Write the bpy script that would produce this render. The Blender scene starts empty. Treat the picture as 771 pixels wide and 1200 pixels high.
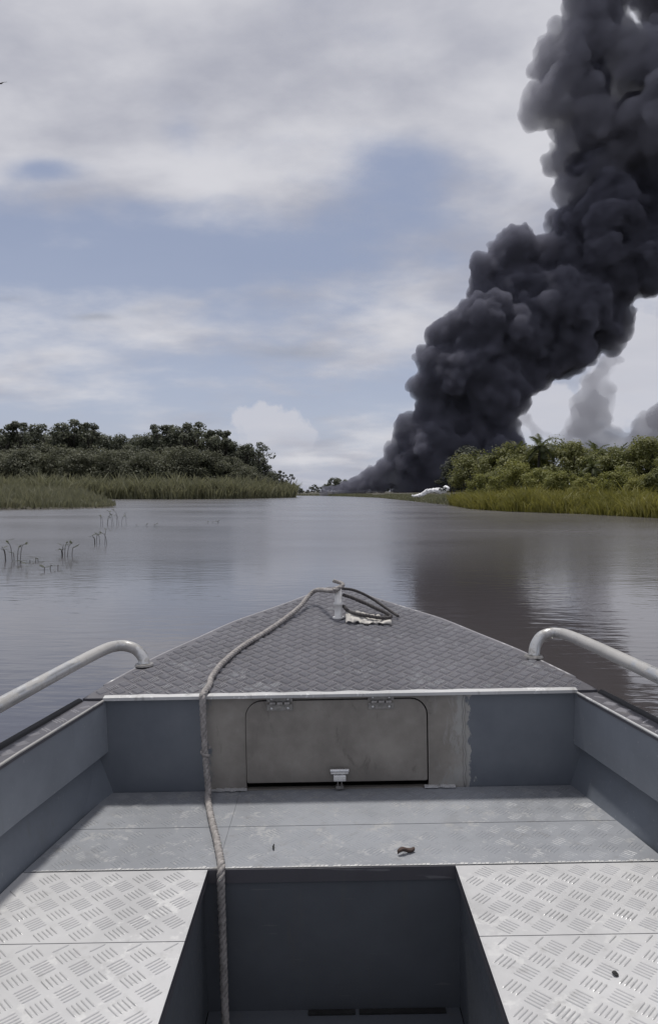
import bpy, bmesh, math, random
import numpy as np
from mathutils import Vector, Matrix, noise

random.seed(11)
rng = np.random.default_rng(11)
R = math.radians
scene = bpy.context.scene
C = scene.collection

# ------------------------------------------------------------------ camera
F, CX, CY, V0 = 866.0, 385.5, 600.0, 578.0      # focal length in photo pixels, centre, horizon row
CAMH = 1.35                                      # eye height above the water
pitch = math.atan((CY - V0) / F)
cam_d = bpy.data.cameras.new('camera')
cam = bpy.data.objects.new('camera', cam_d)
C.objects.link(cam)
cam.location = (0, 0, CAMH)
cam.rotation_euler = (math.pi / 2 - pitch, 0, 0)
cam_d.sensor_fit = 'VERTICAL'
cam_d.sensor_height = 24.0
cam_d.lens = F * 24.0 / 1200.0
cam_d.clip_start = 0.05
cam_d.clip_end = 30000
scene.camera = cam

# ------------------------------------------------------------------ sun and sky
SUN_EL, SUN_AZ = R(74), R(-18)                   # azimuth from straight ahead, negative = left
sun_dir = Vector((math.sin(SUN_AZ) * math.cos(SUN_EL), math.cos(SUN_AZ) * math.cos(SUN_EL), math.sin(SUN_EL)))
sd = bpy.data.lights.new('sun', 'SUN')
sd.energy = 2.5
sd.angle = R(5)
sd.color = (1.0, 0.965, 0.91)
sun = bpy.data.objects.new('sun', sd)
C.objects.link(sun)
sun.rotation_euler = sun_dir.to_track_quat('Z', 'Y').to_euler()
sun.location = (0, 0, 50)

world = bpy.data.worlds.new('World')
scene.world = world
world.use_nodes = True
scene.view_settings.view_transform = 'Standard'
scene.view_settings.look = 'None'
scene.view_settings.gamma = 1
scene.view_settings.use_curve_mapping = False
scene.view_settings.exposure = 0.2
scene.cycles.max_bounces = 8
scene.cycles.volume_bounces = 2
scene.cycles.transparent_max_bounces = 48
scene.cycles.use_denoising = True
scene.cycles.caustics_reflective = False
scene.cycles.caustics_refractive = False


class NT:
    """small helper for node trees"""
    def __init__(s, tree):
        s.t = tree
        s.n = tree.nodes
        s.l = tree.links

    def node(s, typ, **kw):
        n = s.n.new(typ)
        for k, v in kw.items():
            setattr(n, k, v)
        return n

    def put(s, sock, val):
        if isinstance(val, bpy.types.NodeSocket):
            s.l.new(val, sock)
        elif isinstance(val, (tuple, list)) and len(val) == 3 and sock.type == 'RGBA':
            sock.default_value = (*val, 1)
        else:
            sock.default_value = val

    def math(s, op, a, b=0.0, c=0.0, clamp=False):
        n = s.node('ShaderNodeMath', operation=op, use_clamp=clamp)
        for i, v in enumerate((a, b, c)):
            s.put(n.inputs[i], v)
        return n.outputs[0]

    def mix(s, f, a, b):
        n = s.node('ShaderNodeMix', data_type='RGBA')
        s.put(n.inputs[0], f)
        s.put(n.inputs[6], a)
        s.put(n.inputs[7], b)
        return n.outputs[2]

    def noise(s, vec, scale, detail=4, rough=0.55, dist=0.0):
        n = s.node('ShaderNodeTexNoise')
        if vec is not None:
            s.l.new(vec, n.inputs['Vector'])
        n.inputs['Scale'].default_value = scale
        n.inputs['Detail'].default_value = detail
        n.inputs['Roughness'].default_value = rough
        n.inputs['Distortion'].default_value = dist
        return n.outputs[0]

    def ramp(s, f, a, b, lo=0.0, hi=1.0):
        n = s.node('ShaderNodeMapRange', interpolation_type='SMOOTHSTEP')
        s.put(n.inputs[0], f)
        for i, v in enumerate((a, b, lo, hi)):
            s.put(n.inputs[i + 1], v)
        return n.outputs[0]

    def vec(s, x, y, z):
        n = s.node('ShaderNodeCombineXYZ')
        for i, v in enumerate((x, y, z)):
            s.put(n.inputs[i], v)
        return n.outputs[0]

    def sep(s, v):
        n = s.node('ShaderNodeSeparateXYZ')
        s.l.new(v, n.inputs[0])
        return n.outputs

    def mapping(s, v, scale=(1, 1, 1), loc=(0, 0, 0), rot=(0, 0, 0)):
        n = s.node('ShaderNodeMapping')
        s.l.new(v, n.inputs[0])
        n.inputs['Scale'].default_value = scale
        n.inputs['Location'].default_value = loc
        n.inputs['Rotation'].default_value = rot
        return n.outputs[0]


def build_sky():
    w = NT(world.node_tree)
    w.n.clear()
    out = w.node('ShaderNodeOutputWorld')
    bg = w.node('ShaderNodeBackground')
    bg.inputs[1].default_value = 0.1
    sky = w.node('ShaderNodeTexSky', sky_type='NISHITA')
    sky.sun_disc = False
    sky.sun_elevation = SUN_EL
    sky.sun_rotation = SUN_AZ
    sky.air_density = 1.0
    sky.dust_density = 1.5
    tc = w.node('ShaderNodeTexCoord').outputs['Generated']
    x, y, z = w.sep(tc)
    zc = w.math('MAXIMUM', z, 0.0)
    k = w.math('DIVIDE', 1.0, w.math('ADD', zc, 0.24))     # a flat cloud sheet overhead, curving down at the horizon
    px, py = w.math('MULTIPLY', x, k), w.math('MULTIPLY', y, k)
    p = w.vec(px, py, 0.0)
    big = w.noise(w.mapping(p, (1.0, 1.1, 1), (3.1, 5.4, 0)), 1.6, 7, 0.52, 0.12)
    mid = w.noise(w.mapping(p, (1.0, 1.3, 1), (8.3, 1.2, 2)), 4.6, 7, 0.56, 0.1)
    cov = w.math('ADD', w.math('MULTIPLY', big, 0.65), w.math('MULTIPLY', mid, 0.35))
    # more cover high up, thinner haze towards the horizon (all round)
    el = w.ramp(zc, 0.16, 0.46)
    thr = w.math('SUBTRACT', 0.545, w.math('MULTIPLY', el, 0.17))
    # blue gaps in the sheet, each a soft patch of direction
    gaps = None
    for (u, v, su, sv, amt) in GAPS:
        dx, dy, dz = (u - CX) / F, 1.0, (V0 - v) / F
        ax = w.math('SUBTRACT', w.math('DIVIDE', x, w.math('MAXIMUM', y, 0.05)), dx)
        az = w.math('SUBTRACT', w.math('DIVIDE', z, w.math('MAXIMUM', y, 0.05)), dz)
        q = w.math('ADD', w.math('POWER', w.math('MULTIPLY', ax, F / su), 2.0), w.math('POWER', w.math('MULTIPLY', az, F / sv), 2.0))
        g = w.math('MULTIPLY', w.math('EXPONENT', w.math('MULTIPLY', q, -1.0)), amt)
        g = w.math('MULTIPLY', g, w.math('GREATER_THAN', y, 0.05))
        gaps = g if gaps is None else w.math('ADD', gaps, g)
    cov = w.math('SUBTRACT', cov, gaps)
    f = w.ramp(w.math('SUBTRACT', cov, thr), -0.16, 0.13)
    f = w.math('MULTIPLY', f, 0.88)
    f = w.math('ADD', f, 0.05)
    # the sheet's own light and darker grey parts
    shade = w.noise(w.mapping(p, (0.9, 1.2, 1), (1.3, 7.7, 4)), 2.6, 6, 0.52, 0.1)
    ccol = w.mix(w.ramp(shade, 0.3, 0.7), CLOUD_LO, CLOUD_HI)
    haze = w.mix(w.ramp(zc, 0.0, 0.34), HAZE_LO, HAZE_HI)
    skyc = w.mix(0.8, sky.outputs[0], haze)                # thin high veil over the blue
    col = w.mix(f, skyc, ccol)
    # small cumulus above the far bend and a few low streaks
    q = w.vec(w.math('DIVIDE', x, w.math('MAXIMUM', y, 0.05)), w.math('DIVIDE', z, w.math('MAXIMUM', y, 0.05)), 0.0)
    wob = w.noise(q, 34.0, 7, 0.62)
    cum = None
    for (u, v, r) in ((290, 490, 15), (305, 483, 16), (318, 490, 18), (335, 502, 22), (352, 513, 22), (300, 505, 20), (325, 518, 26), (600, 500, 34), (640, 480, 36), (575, 535, 30), (745, 395, 34), (770, 440, 50), (720, 460, 44), (800, 490, 60), (660, 520, 50)):
        dd = w.node('ShaderNodeVectorMath', operation='DISTANCE')
        w.l.new(q, dd.inputs[0])
        dd.inputs[1].default_value = ((u - CX) / F, (V0 - v) / F, 0)
        e = w.math('SUBTRACT', r / F, dd.outputs['Value'])
        cum = e if cum is None else w.math('SMOOTH_MAX', cum, e, 0.008)
    cum = w.math('ADD', cum, w.math('MULTIPLY', w.math('SUBTRACT', wob, 0.5), 0.05))
    cf = w.math('MULTIPLY', w.ramp(cum, -0.003, 0.008), w.ramp(z, 0.04, 0.10, 0.0, 0.8))
    cf = w.math('MULTIPLY', cf, w.math('GREATER_THAN', y, 0.05))
    col = w.mix(cf, col, CUMULUS)
    for (u, v, su, sv, amt) in STREAKS:
        qx, qy, _ = w.sep(q)
        ax = w.math('MULTIPLY', w.math('SUBTRACT', qx, (u - CX) / F), F / su)
        wv = w.math('MULTIPLY', w.math('SUBTRACT', wob, 0.5), 6.0 / F)
        az = w.math('MULTIPLY', w.math('ADD', w.math('SUBTRACT', qy, (V0 - v) / F), wv), F / sv)
        e = w.math('EXPONENT', w.math('MULTIPLY', w.math('ADD', w.math('POWER', ax, 2.0), w.math('POWER', az, 2.0)), -1.0))
        e = w.math('MULTIPLY', w.math('MULTIPLY', e, amt), w.math('GREATER_THAN', y, 0.05))
        col = w.mix(e, col, (2.6, 2.8, 3.3))
    w.l.new(col, bg.inputs[0])
    w.l.new(bg.outputs[0], out.inputs[0])


GAPS = [(465, 195, 62, 38, 0.24), (52, 203, 40, 14, 0.26), (215, 160, 34, 30, 0.15), (60, 262, 110, 24, 0.16),
        (330, 298, 190, 32, 0.16), (120, 315, 160, 28, 0.18), (270, 222, 150, 30, -0.13), (560, 300, 60, 60, -0.08), (230, 245, 90, 14, 0.07), (450, 260, 80, 30, 0.09), (150, 470, 260, 30, 0.06)]
STREAKS = [(114, 373, 26, 4, 0.55), (345, 414, 50, 7, 0.4), (15, 352, 18, 4, 0.25), (165, 366, 20, 5, 0.2)]
CLOUD_LO, CLOUD_HI = (3.4, 3.48, 4.05), (5.9, 5.88, 6.2)
HAZE_LO, HAZE_HI = (3.75, 4.05, 5.15), (2.55, 2.9, 4.0)
CUMULUS = (5.1, 5.15, 5.65)
build_sky()


# ------------------------------------------------------------------ helpers
def ground_at(u, v, z=0.0):
    """where the line of sight of a photo pixel meets the height z (used to survey the banks)"""
    d = (CAMH - z) * F / (v - V0)
    return ((u - CX) / F * d, d)


def mesh_obj(name, verts, faces, mat=None, parent=None, smooth=False):
    me = bpy.data.meshes.new(name)
    if isinstance(verts, np.ndarray) and isinstance(faces, np.ndarray):
        k = faces.shape[1]
        me.vertices.add(len(verts))
        me.vertices.foreach_set('co', verts.astype(np.float32).ravel())
        me.loops.add(faces.size)
        me.loops.foreach_set('vertex_index', faces.astype(np.int32).ravel())
        me.polygons.add(len(faces))
        me.polygons.foreach_set('loop_start', np.arange(0, faces.size, k, dtype=np.int32))
        me.update(calc_edges=True)
    else:
        me.from_pydata([tuple(v) for v in verts], [], [tuple(f) for f in faces])
        me.update()
    if smooth:
        me.polygons.foreach_set('use_smooth', [True] * len(me.polygons))
    if mat:
        me.materials.append(mat)
    o = bpy.data.objects.new(name, me)
    C.objects.link(o)
    if parent:
        o.parent = parent
    return o


class MB:
    """collects shapes into one mesh"""
    def __init__(s):
        s.v, s.f = [], []

    def add(s, verts, faces):
        b = len(s.v)
        s.v += [tuple(p) for p in verts]
        s.f += [tuple(i + b for i in f) for f in faces]

    def box(s, x0, x1, y0, y1, z0, z1):
        s.add([(x0, y0, z0), (x1, y0, z0), (x1, y1, z0), (x0, y1, z0), (x0, y0, z1), (x1, y0, z1), (x1, y1, z1), (x0, y1, z1)],
              [(0, 3, 2, 1), (4, 5, 6, 7), (0, 1, 5, 4), (1, 2, 6, 5), (2, 3, 7, 6), (3, 0, 4, 7)])

    def slab(s, poly, off):
        """closed slab: polygon points and the same shifted by off"""
        n = len(poly)
        a = [Vector(p) for p in poly]
        b = [p + Vector(off) for p in a]
        s.add(a + b, [tuple(range(n)), tuple(range(2 * n - 1, n - 1, -1))] + [(i, i + n, (i + 1) % n + n, (i + 1) % n) for i in range(n)])

    def tube(s, pts, rad, seg=10, caps=True):
        pts = [Vector(p) for p in pts]
        n = len(pts)
        rs = rad if isinstance(rad, (list, tuple)) else [rad] * n
        rings, prev = [], None
        for i, p in enumerate(pts):
            t = (pts[min(i + 1, n - 1)] - pts[max(i - 1, 0)]).normalized()
            if prev is None:
                a = t.orthogonal().normalized()
            else:
                a = (prev - t * prev.dot(t))
                a = a.normalized() if a.length > 1e-6 else t.orthogonal().normalized()
            prev = a
            b = t.cross(a)
            rings.append([p + (a * math.cos(2 * math.pi * j / seg) + b * math.sin(2 * math.pi * j / seg)) * rs[i] for j in range(seg)])
        faces = []
        for i in range(n - 1):
            for j in range(seg):
                k = (j + 1) % seg
                faces.append((i * seg + j, i * seg + k, (i + 1) * seg + k, (i + 1) * seg + j))
        if caps:
            faces.append(tuple(range(seg - 1, -1, -1)))
            faces.append(tuple(range((n - 1) * seg, n * seg)))
        s.add([q for r in rings for q in r], faces)

    def build(s, name, mat=None, parent=None, smooth=False, bevel=0.0):
        o = mesh_obj(name, s.v, s.f, mat, parent, smooth)
        if bevel:
            m = o.modifiers.new('bevel', 'BEVEL')
            m.width = bevel
            m.segments = 2
            m.limit_method = 'ANGLE'
        return o


def catmull(pts, n=10):
    P = [Vector(p) for p in pts]
    P = [P[0] * 2 - P[1]] + P + [P[-1] * 2 - P[-2]]
    out = []
    for i in range(1, len(P) - 2):
        for k in range(n):
            t = k / n
            a, b, c, d = P[i - 1], P[i], P[i + 1], P[i + 2]
            out.append(0.5 * ((2 * b) + (c - a) * t + (2 * a - 5 * b + 4 * c - d) * t * t + (3 * b - a - 3 * c + d) * t ** 3))
    out.append(P[-2].copy())
    return out


def tag(o, label=None, cat=None, group=None, kind=None):
    for k, v in (('label', label), ('category', cat), ('group', group), ('kind', kind)):
        if v:
            o[k] = v
    return o


def empty(name, loc=(0, 0, 0), rz=0.0):
    o = bpy.data.objects.new(name, None)
    C.objects.link(o)
    o.location = loc
    o.rotation_euler.z = rz
    o.empty_display_size = 0.2
    return o


def new_mat(name):
    m = bpy.data.materials.new(name)
    m.use_nodes = True
    t = NT(m.node_tree)
    b = m.node_tree.nodes['Principled BSDF']
    return m, t, b


def plain_mat(name, col, rough=0.5, metal=0.0, var=0.25, scale=30.0, bump=0.0):
    m, t, b = new_mat(name)
    co = t.node('ShaderNodeTexCoord').outputs['Object']
    n = t.noise(co, scale, 5, 0.6)
    lo, hi = tuple(c * (1 - var) for c in col), tuple(min(1, c * (1 + var)) for c in col)
    t.put(b.inputs['Base Color'], t.mix(t.ramp(n, 0.25, 0.75), lo, hi))
    t.put(b.inputs['Roughness'], t.ramp(n, 0.2, 0.8, max(0.02, rough - 0.1), min(1, rough + 0.1)))
    b.inputs['Metallic'].default_value = metal
    if bump:
        bp = t.node('ShaderNodeBump')
        bp.inputs['Strength'].default_value = bump
        bp.inputs['Distance'].default_value = 0.01
        t.l.new(n, bp.inputs['Height'])
        t.l.new(bp.outputs[0], b.inputs['Normal'])
    return m


# ------------------------------------------------------------------ materials
def worn_paint(name, paint, bare, amount, scale=9.0, rough=0.45, streak=(1, 1, 1), metal=0.5, dirt=0.35):
    """painted aluminium, chipped through to bare metal, with grime"""
    m, t, b = new_mat(name)
    co = t.node('ShaderNodeTexCoord').outputs['Object']
    mp = t.mapping(co, streak)
    n1 = t.noise(mp, scale, 8, 0.68)
    n2 = t.noise(mp, scale * 7, 5, 0.6)
    n3 = t.noise(co, 2.3, 4, 0.6)
    chip = t.math('ADD', t.math('MULTIPLY', n1, 0.7), t.math('MULTIPLY', n2, 0.3))
    f = t.ramp(chip, 0.64 - amount, 0.70 - amount)
    pcol = t.mix(t.ramp(n3, 0.3, 0.7), tuple(c * 0.85 for c in paint), tuple(c * 1.12 for c in paint))
    col = t.mix(f, pcol, bare)
    g = t.noise(co, 5.0, 7, 0.7)
    col = t.mix(t.ramp(g, 0.55, 0.8, 0, dirt), col, (0.10, 0.095, 0.085))
    drip = t.noise(t.mapping(co, (1, 1, 0.10)), 22, 5, 0.65)
    col = t.mix(t.ramp(drip, 0.56, 0.74, 0, dirt * 1.1), col, (0.13, 0.122, 0.108))
    sc_ = t.noise(t.mapping(co, (3, 70, 40), rot=(0.2, 0.1, 0.5)), 2.0, 3, 0.5)
    col = t.mix(t.ramp(sc_, 0.68, 0.73, 0, 0.45), col, bare)
    t.put(b.inputs['Base Color'], col)
    t.put(b.inputs['Metallic'], t.math('MULTIPLY', f, metal))
    t.put(b.inputs['Roughness'], t.ramp(n2, 0.2, 0.8, rough - 0.08, rough + 0.14))
    bp = t.node('ShaderNodeBump')
    bp.inputs['Strength'].default_value = 0.25
    bp.inputs['Distance'].default_value = 0.002
    t.l.new(chip, bp.inputs['Height'])
    t.l.new(bp.outputs[0], b.inputs['Normal'])
    return m


M = {}
M['hull_paint'] = worn_paint('blue_grey_hull_paint', (0.158, 0.176, 0.204), (0.34, 0.34, 0.34), -0.02, 7, 0.45, dirt=0.25)
M['panel_paint'] = worn_paint('blue_grey_panel_paint', (0.212, 0.230, 0.258), (0.40, 0.40, 0.40), -0.03, 5, 0.5, dirt=0.2)
M['floor_paint'] = worn_paint('worn_blue_grey_floor_paint', (0.245, 0.256, 0.278), (0.35, 0.355, 0.365), 0.10, 12, 0.5, (1, 1, 1), 0.35, 0.3)
M['floor_tread'] = worn_paint('worn_tread_on_floor', (0.25, 0.262, 0.284), (0.315, 0.322, 0.335), 0.13, 14, 0.45, (1, 1, 1), 0.35, 0.2)
M['plate'] = worn_paint('bare_aluminium_plate', (0.45, 0.45, 0.455), (0.54, 0.54, 0.54), 0.10, 8, 0.45, (1, 1, 1), 0.35, 0.22)
M['plate_tread'] = worn_paint('bare_aluminium_tread', (0.425, 0.425, 0.43), (0.51, 0.51, 0.51), 0.12, 9, 0.38, (1, 1, 1), 0.4, 0.2)
M['deck'] = worn_paint('dark_grey_deck_paint', (0.095, 0.092, 0.104), (0.26, 0.26, 0.27), 0.0, 10, 0.42, (1, 1, 1), 0.4, 0.3)
M['deck_tread'] = worn_paint('scuffed_highlit_tread', (0.25, 0.245, 0.262), (0.38, 0.38, 0.39), 0.10, 9, 0.38, (1, 1, 1), 0.4, 0.25)  # scuffed bars, also lightened to put their highlights into the colour
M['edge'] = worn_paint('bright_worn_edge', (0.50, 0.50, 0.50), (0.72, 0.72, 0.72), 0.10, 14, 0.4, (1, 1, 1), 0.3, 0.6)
M['rail'] = worn_paint('pale_grey_rail', (0.40, 0.39, 0.375), (0.60, 0.60, 0.59), 0.12, 7, 0.32, (1, 0.35, 1), 0.9, 0.4)
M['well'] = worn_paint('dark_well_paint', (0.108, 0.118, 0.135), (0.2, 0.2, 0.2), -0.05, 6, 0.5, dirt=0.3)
M['chrome'] = plain_mat('bright_fitting', (0.72, 0.72, 0.72), 0.28, 0.6, 0.1, 60)
M['hinge'] = plain_mat('weathered_hinge_metal', (0.27, 0.26, 0.25), 0.42, 0.5, 0.25, 90)
M['white'] = plain_mat('white_painted_post', (0.78, 0.77, 0.75), 0.4, 0.0, 0.12, 40)
M['rubber'] = plain_mat('black_rubber', (0.018, 0.018, 0.02), 0.7, 0.0, 0.3, 20)
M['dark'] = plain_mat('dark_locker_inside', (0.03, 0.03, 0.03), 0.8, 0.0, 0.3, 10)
M['rope'] = plain_mat('grey_brown_rope', (0.29, 0.272, 0.262), 0.9, 0.0, 0.35, 70, 0.3)
M['rope_dark'] = plain_mat('dark_wet_rope', (0.06, 0.055, 0.055), 0.85, 0.0, 0.35, 70, 0.3)
M['rag'] = plain_mat('pale_dirty_rag', (0.46, 0.44, 0.41), 0.9, 0.0, 0.3, 35, 0.4)
M['brown'] = plain_mat('dry_brown_leaf', (0.075, 0.05, 0.042), 0.75, 0.0, 0.4, 120)
M['black'] = plain_mat('black_specks', (0.02, 0.02, 0.02), 0.7, 0.0, 0.3, 50)


def bulkhead_material(name, door):
    """bare brownish metal in the middle, blue-grey paint at the sides with a ragged brushed edge"""
    m, t, b = new_mat(name)
    co = t.node('ShaderNodeTexCoord').outputs['Object']
    x, y, z = t.sep(co)
    n1 = t.noise(t.mapping(co, (1, 1, 0.5)), 34, 6, 0.65)
    n2 = t.noise(co, 4.5, 6, 0.65)
    n3 = t.noise(t.mapping(co, (1, 1, 0.35)), 16, 6, 0.7, 1.0)
    bare = t.mix(t.ramp(n2, 0.3, 0.72), (0.20, 0.185, 0.168), (0.33, 0.308, 0.28))
    bare = t.mix(t.ramp(n3, 0.58, 0.72, 0, 0.5), bare, (0.07, 0.06, 0.05))
    if door:
        col = t.mix(t.ramp(z, 0.30, 0.50, 0.0, 0.0), bare, bare)
        f = None
    else:
        scr = t.math('MULTIPLY', t.ramp(x, 0.285, 0.33), t.ramp(n3, 0.5, 0.58, 0, 0.8))
        bare = t.mix(scr, bare, (0.34, 0.335, 0.32))
        jit = t.math('MULTIPLY', t.math('SUBTRACT', n1, 0.5), 0.12)
        xx = t.math('ADD', x, jit)
        f = t.math('MULTIPLY', t.ramp(xx, -0.435, -0.41), t.ramp(xx, 0.405, 0.415, 1.0, 0.0))
        edge = t.math('MULTIPLY', t.ramp(xx, 0.35, 0.385), 1.0)
        bare = t.mix(t.math('MULTIPLY', edge, 0.5), bare, (0.42, 0.42, 0.41))
        paint = t.mix(t.ramp(n2, 0.3, 0.7), (0.124, 0.140, 0.166), (0.156, 0.172, 0.198))
        col = t.mix(f, paint, bare)
    t.put(b.inputs['Base Color'], col)
    b.inputs['Metallic'].default_value = 0.25 if door else 0.15
    t.put(b.inputs['Roughness'], t.ramp(n3, 0.3, 0.7, 0.38, 0.6))
    bp = t.node('ShaderNodeBump')
    bp.inputs['Strength'].default_value = 0.2
    bp.inputs['Distance'].default_value = 0.003
    t.l.new(n3, bp.inputs['Height'])
    t.l.new(bp.outputs[0], b.inputs['Normal'])
    return m


M['bulkhead'] = bulkhead_material('bulkhead_paint_and_bare_metal', False)
M['door'] = bulkhead_material('bare_locker_door_metal', True)


def leaf_mat(name, a, b_, tr=0.45):
    m, t, b = new_mat(name)
    at = t.node('ShaderNodeAttribute')
    at.attribute_name = 'tone'
    oi = t.node('ShaderNodeObjectInfo')
    f = t.math('ADD', t.math('MULTIPLY', at.outputs['Fac'], 0.75), t.math('MULTIPLY', oi.outputs['Random'], 0.35), clamp=True)
    col = t.mix(f, a, b_)
    t.put(b.inputs['Base Color'], col)
    b.inputs['Roughness'].default_value = 0.6
    trn = t.node('ShaderNodeBsdfTranslucent')
    t.put(trn.inputs[0], col)
    mx = t.node('ShaderNodeMixShader')
    mx.inputs[0].default_value = tr
    t.l.new(b.outputs[0], mx.inputs[1])
    t.l.new(trn.outputs[0], mx.inputs[2])
    t.l.new(mx.outputs[0], t.n['Material Output'].inputs[0])
    return m


M['leaf_dark'] = leaf_mat('dark_forest_leaves', (0.070, 0.080, 0.056), (0.145, 0.155, 0.105))
M['leaf_front'] = leaf_mat('olive_forest_edge_leaves', (0.085, 0.092, 0.060), (0.150, 0.155, 0.100))
M['leaf_mid'] = leaf_mat('mid_green_leaves', (0.085, 0.102, 0.032), (0.215, 0.215, 0.072))
M['leaf_bright'] = leaf_mat('yellow_green_leaves', (0.135, 0.155, 0.038), (0.30, 0.29, 0.085))
M['leaf_shaded'] = leaf_mat('smoke_shaded_leaves', (0.045, 0.052, 0.038), (0.085, 0.092, 0.062))  # grey and dark: the plume's shade is put into the leaf colour
M['frond'] = leaf_mat('palm_frond_green', (0.035, 0.050, 0.018), (0.11, 0.12, 0.045))
M['grass'] = leaf_mat('bank_grass', (0.14, 0.142, 0.030), (0.275, 0.252, 0.062), 0.4)
M['grass_far'] = leaf_mat('far_bank_grass', (0.135, 0.142, 0.078), (0.225, 0.22, 0.13), 0.4)
M['grass_spit'] = leaf_mat('spit_grass', (0.12, 0.128, 0.072), (0.225, 0.218, 0.135), 0.4)
M['bark'] = plain_mat('grey_brown_bark', (0.045, 0.04, 0.034), 0.85, 0.0, 0.3, 6, 0.3)
M['soil'] = plain_mat('muddy_bank_soil', (0.055, 0.05, 0.036), 0.9, 0.0, 0.35, 0.6, 0.2)


def water_mat():
    m, t, b = new_mat('river_water')
    co = t.node('ShaderNodeTexCoord').outputs['Object']
    n0 = t.noise(co, 0.12, 3, 0.5)
    t.put(b.inputs['Base Color'], t.mix(n0, (0.058, 0.052, 0.053), (0.068, 0.061, 0.061)))
    b.inputs['IOR'].default_value = 2.1
    a = t.noise(t.mapping(co, (0.55, 1.4, 1), rot=(0, 0, 0.12)), 4.5, 3, 0.5)
    c = t.noise(t.mapping(co, (0.7, 1.4, 1), rot=(0, 0, -0.3)), 0.45, 3, 0.5)
    gust = t.ramp(t.noise(t.mapping(co, (1, 0.6, 1)), 0.06, 3, 0.5), 0.35, 0.65, 0.35, 1.0)
    yy = t.sep(co)[1]
    # ripples too fine to see one by one on the wind-ruffled reach beyond the boat
    patch = t.noise(t.mapping(co, (0.5, 1.2, 1)), 0.09, 4, 0.55)
    t.put(b.inputs['Roughness'], t.math('MULTIPLY', t.ramp(yy, 5.0, 22.0, 0.06, 0.25), t.ramp(patch, 0.3, 0.7, 0.8, 1.15)))
    gust = t.math('MULTIPLY', gust, t.ramp(yy, 4.0, 18.0, 1.0, 1.2))
    h = t.math('ADD', t.math('MULTIPLY', a, t.math('MULTIPLY', gust, 0.0085)), t.math('MULTIPLY', c, 0.008))
    bp = t.node('ShaderNodeBump')
    bp.inputs['Strength'].default_value = 1.0
    bp.inputs['Distance'].default_value = 1.0
    t.l.new(h, bp.inputs['Height'])
    t.l.new(bp.outputs[0], b.inputs['Normal'])
    return m


M['water'] = water_mat()


def smoke_mat(name, col, density, aniso=0.0):
    m = bpy.data.materials.new(name)
    m.use_nodes = True
    t = NT(m.node_tree)
    t.n.clear()
    out = t.node('ShaderNodeOutputMaterial')
    pv = t.node('ShaderNodeVolumePrincipled')
    pv.inputs['Color'].default_value = (*col, 1)
    pv.inputs['Density'].default_value = density
    pv.inputs['Anisotropy'].default_value = aniso
    t.l.new(pv.outputs[0], out.inputs['Volume'])
    return m


# ------------------------------------------------------------------ river and banks
river = mesh_obj('river', [(-6000, -3000, 0), (6000, -3000, 0), (6000, 9000, 0), (-6000, 9000, 0)], [(0, 1, 2, 3)], M['water'])
tag(river, 'calm brown river water reflecting sky and smoke', kind='structure')


def bank(name, shore, inland, profile, label):
    """terrain strip: a shoreline polyline and profile steps (metres inland, height)"""
    pts = []
    for i in range(len(shore) - 1):
        a, b = Vector(shore[i]), Vector(shore[i + 1])
        n = max(2, int((b - a).length / 3.0))
        n = min(n, 40)
        pts += [a.lerp(b, k / n) for k in range(n)]
    pts.append(Vector(shore[-1]))
    vs, fs = [], []
    m = len(profile)
    for i, p in enumerate(pts):
        d = Vector(inland(p)).normalized()
        for (w, h) in profile:
            j = noise.noise(Vector((p.x * 0.15, p.y * 0.15, w * 0.2))) * min(1.2, 0.25 + w * 0.05)
            q = p + d * (w + j)
            vs.append((q.x, q.y, h + (0.25 * noise.noise(Vector((q.x * 0.2, q.y * 0.2, 3))) if w > 1 else 0)))
    for i in range(len(pts) - 1):
        for k in range(m - 1):
            a = i * m + k
            fs.append((a, a + 1, a + m + 1, a + m))
    o = mesh_obj(name, vs, fs, M['soil'], None, True)
    tag(o, label, kind='structure')
    return pts


PROFILE = [(-1.5, -0.6), (0, 0.02), (0.6, 0.15), (3, 0.45), (10, 0.8), (40, 1.3), (300, 3.0), (2500, 8)]
right_shore = [(24, -10), (20.5, 20), ground_at(771, 607), ground_at(690, 602.5), ground_at(600, 599.5), ground_at(556, 596.5),
               ground_at(530, 592), ground_at(490, 588), ground_at(462, 585), (15, 215), (8, 300), (-2, 380), (-60, 430), (-200, 470)]
rpts = bank('right_bank', right_shore, lambda p: (1, 0.35) if p.y < 250 else (0.35, 1), PROFILE, 'low muddy right river bank under green scrub')
left_shore = [(-420, 150), (-150, 190), ground_at(60, 585.6), ground_at(140, 585.0), ground_at(200, 585.2), ground_at(280, 584.6), ground_at(345, 583.0), (-14, 290), (-30, 340), (-120, 380)]
lpts = bank('left_bank', left_shore, lambda p: (-0.35, 1) if p.y < 200 else (-1, 0.25), PROFILE[:6] + [(150, 3.0)], 'far left river bank under dark wood')
spit_front = [(-60, 44), (-34, 56), ground_at(0, 597), ground_at(70, 596.5), ground_at(126, 595.3), ground_at(137, 594.2), ground_at(128, 592), ground_at(95, 589.5), (-60, 108), (-120, 112)]


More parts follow.
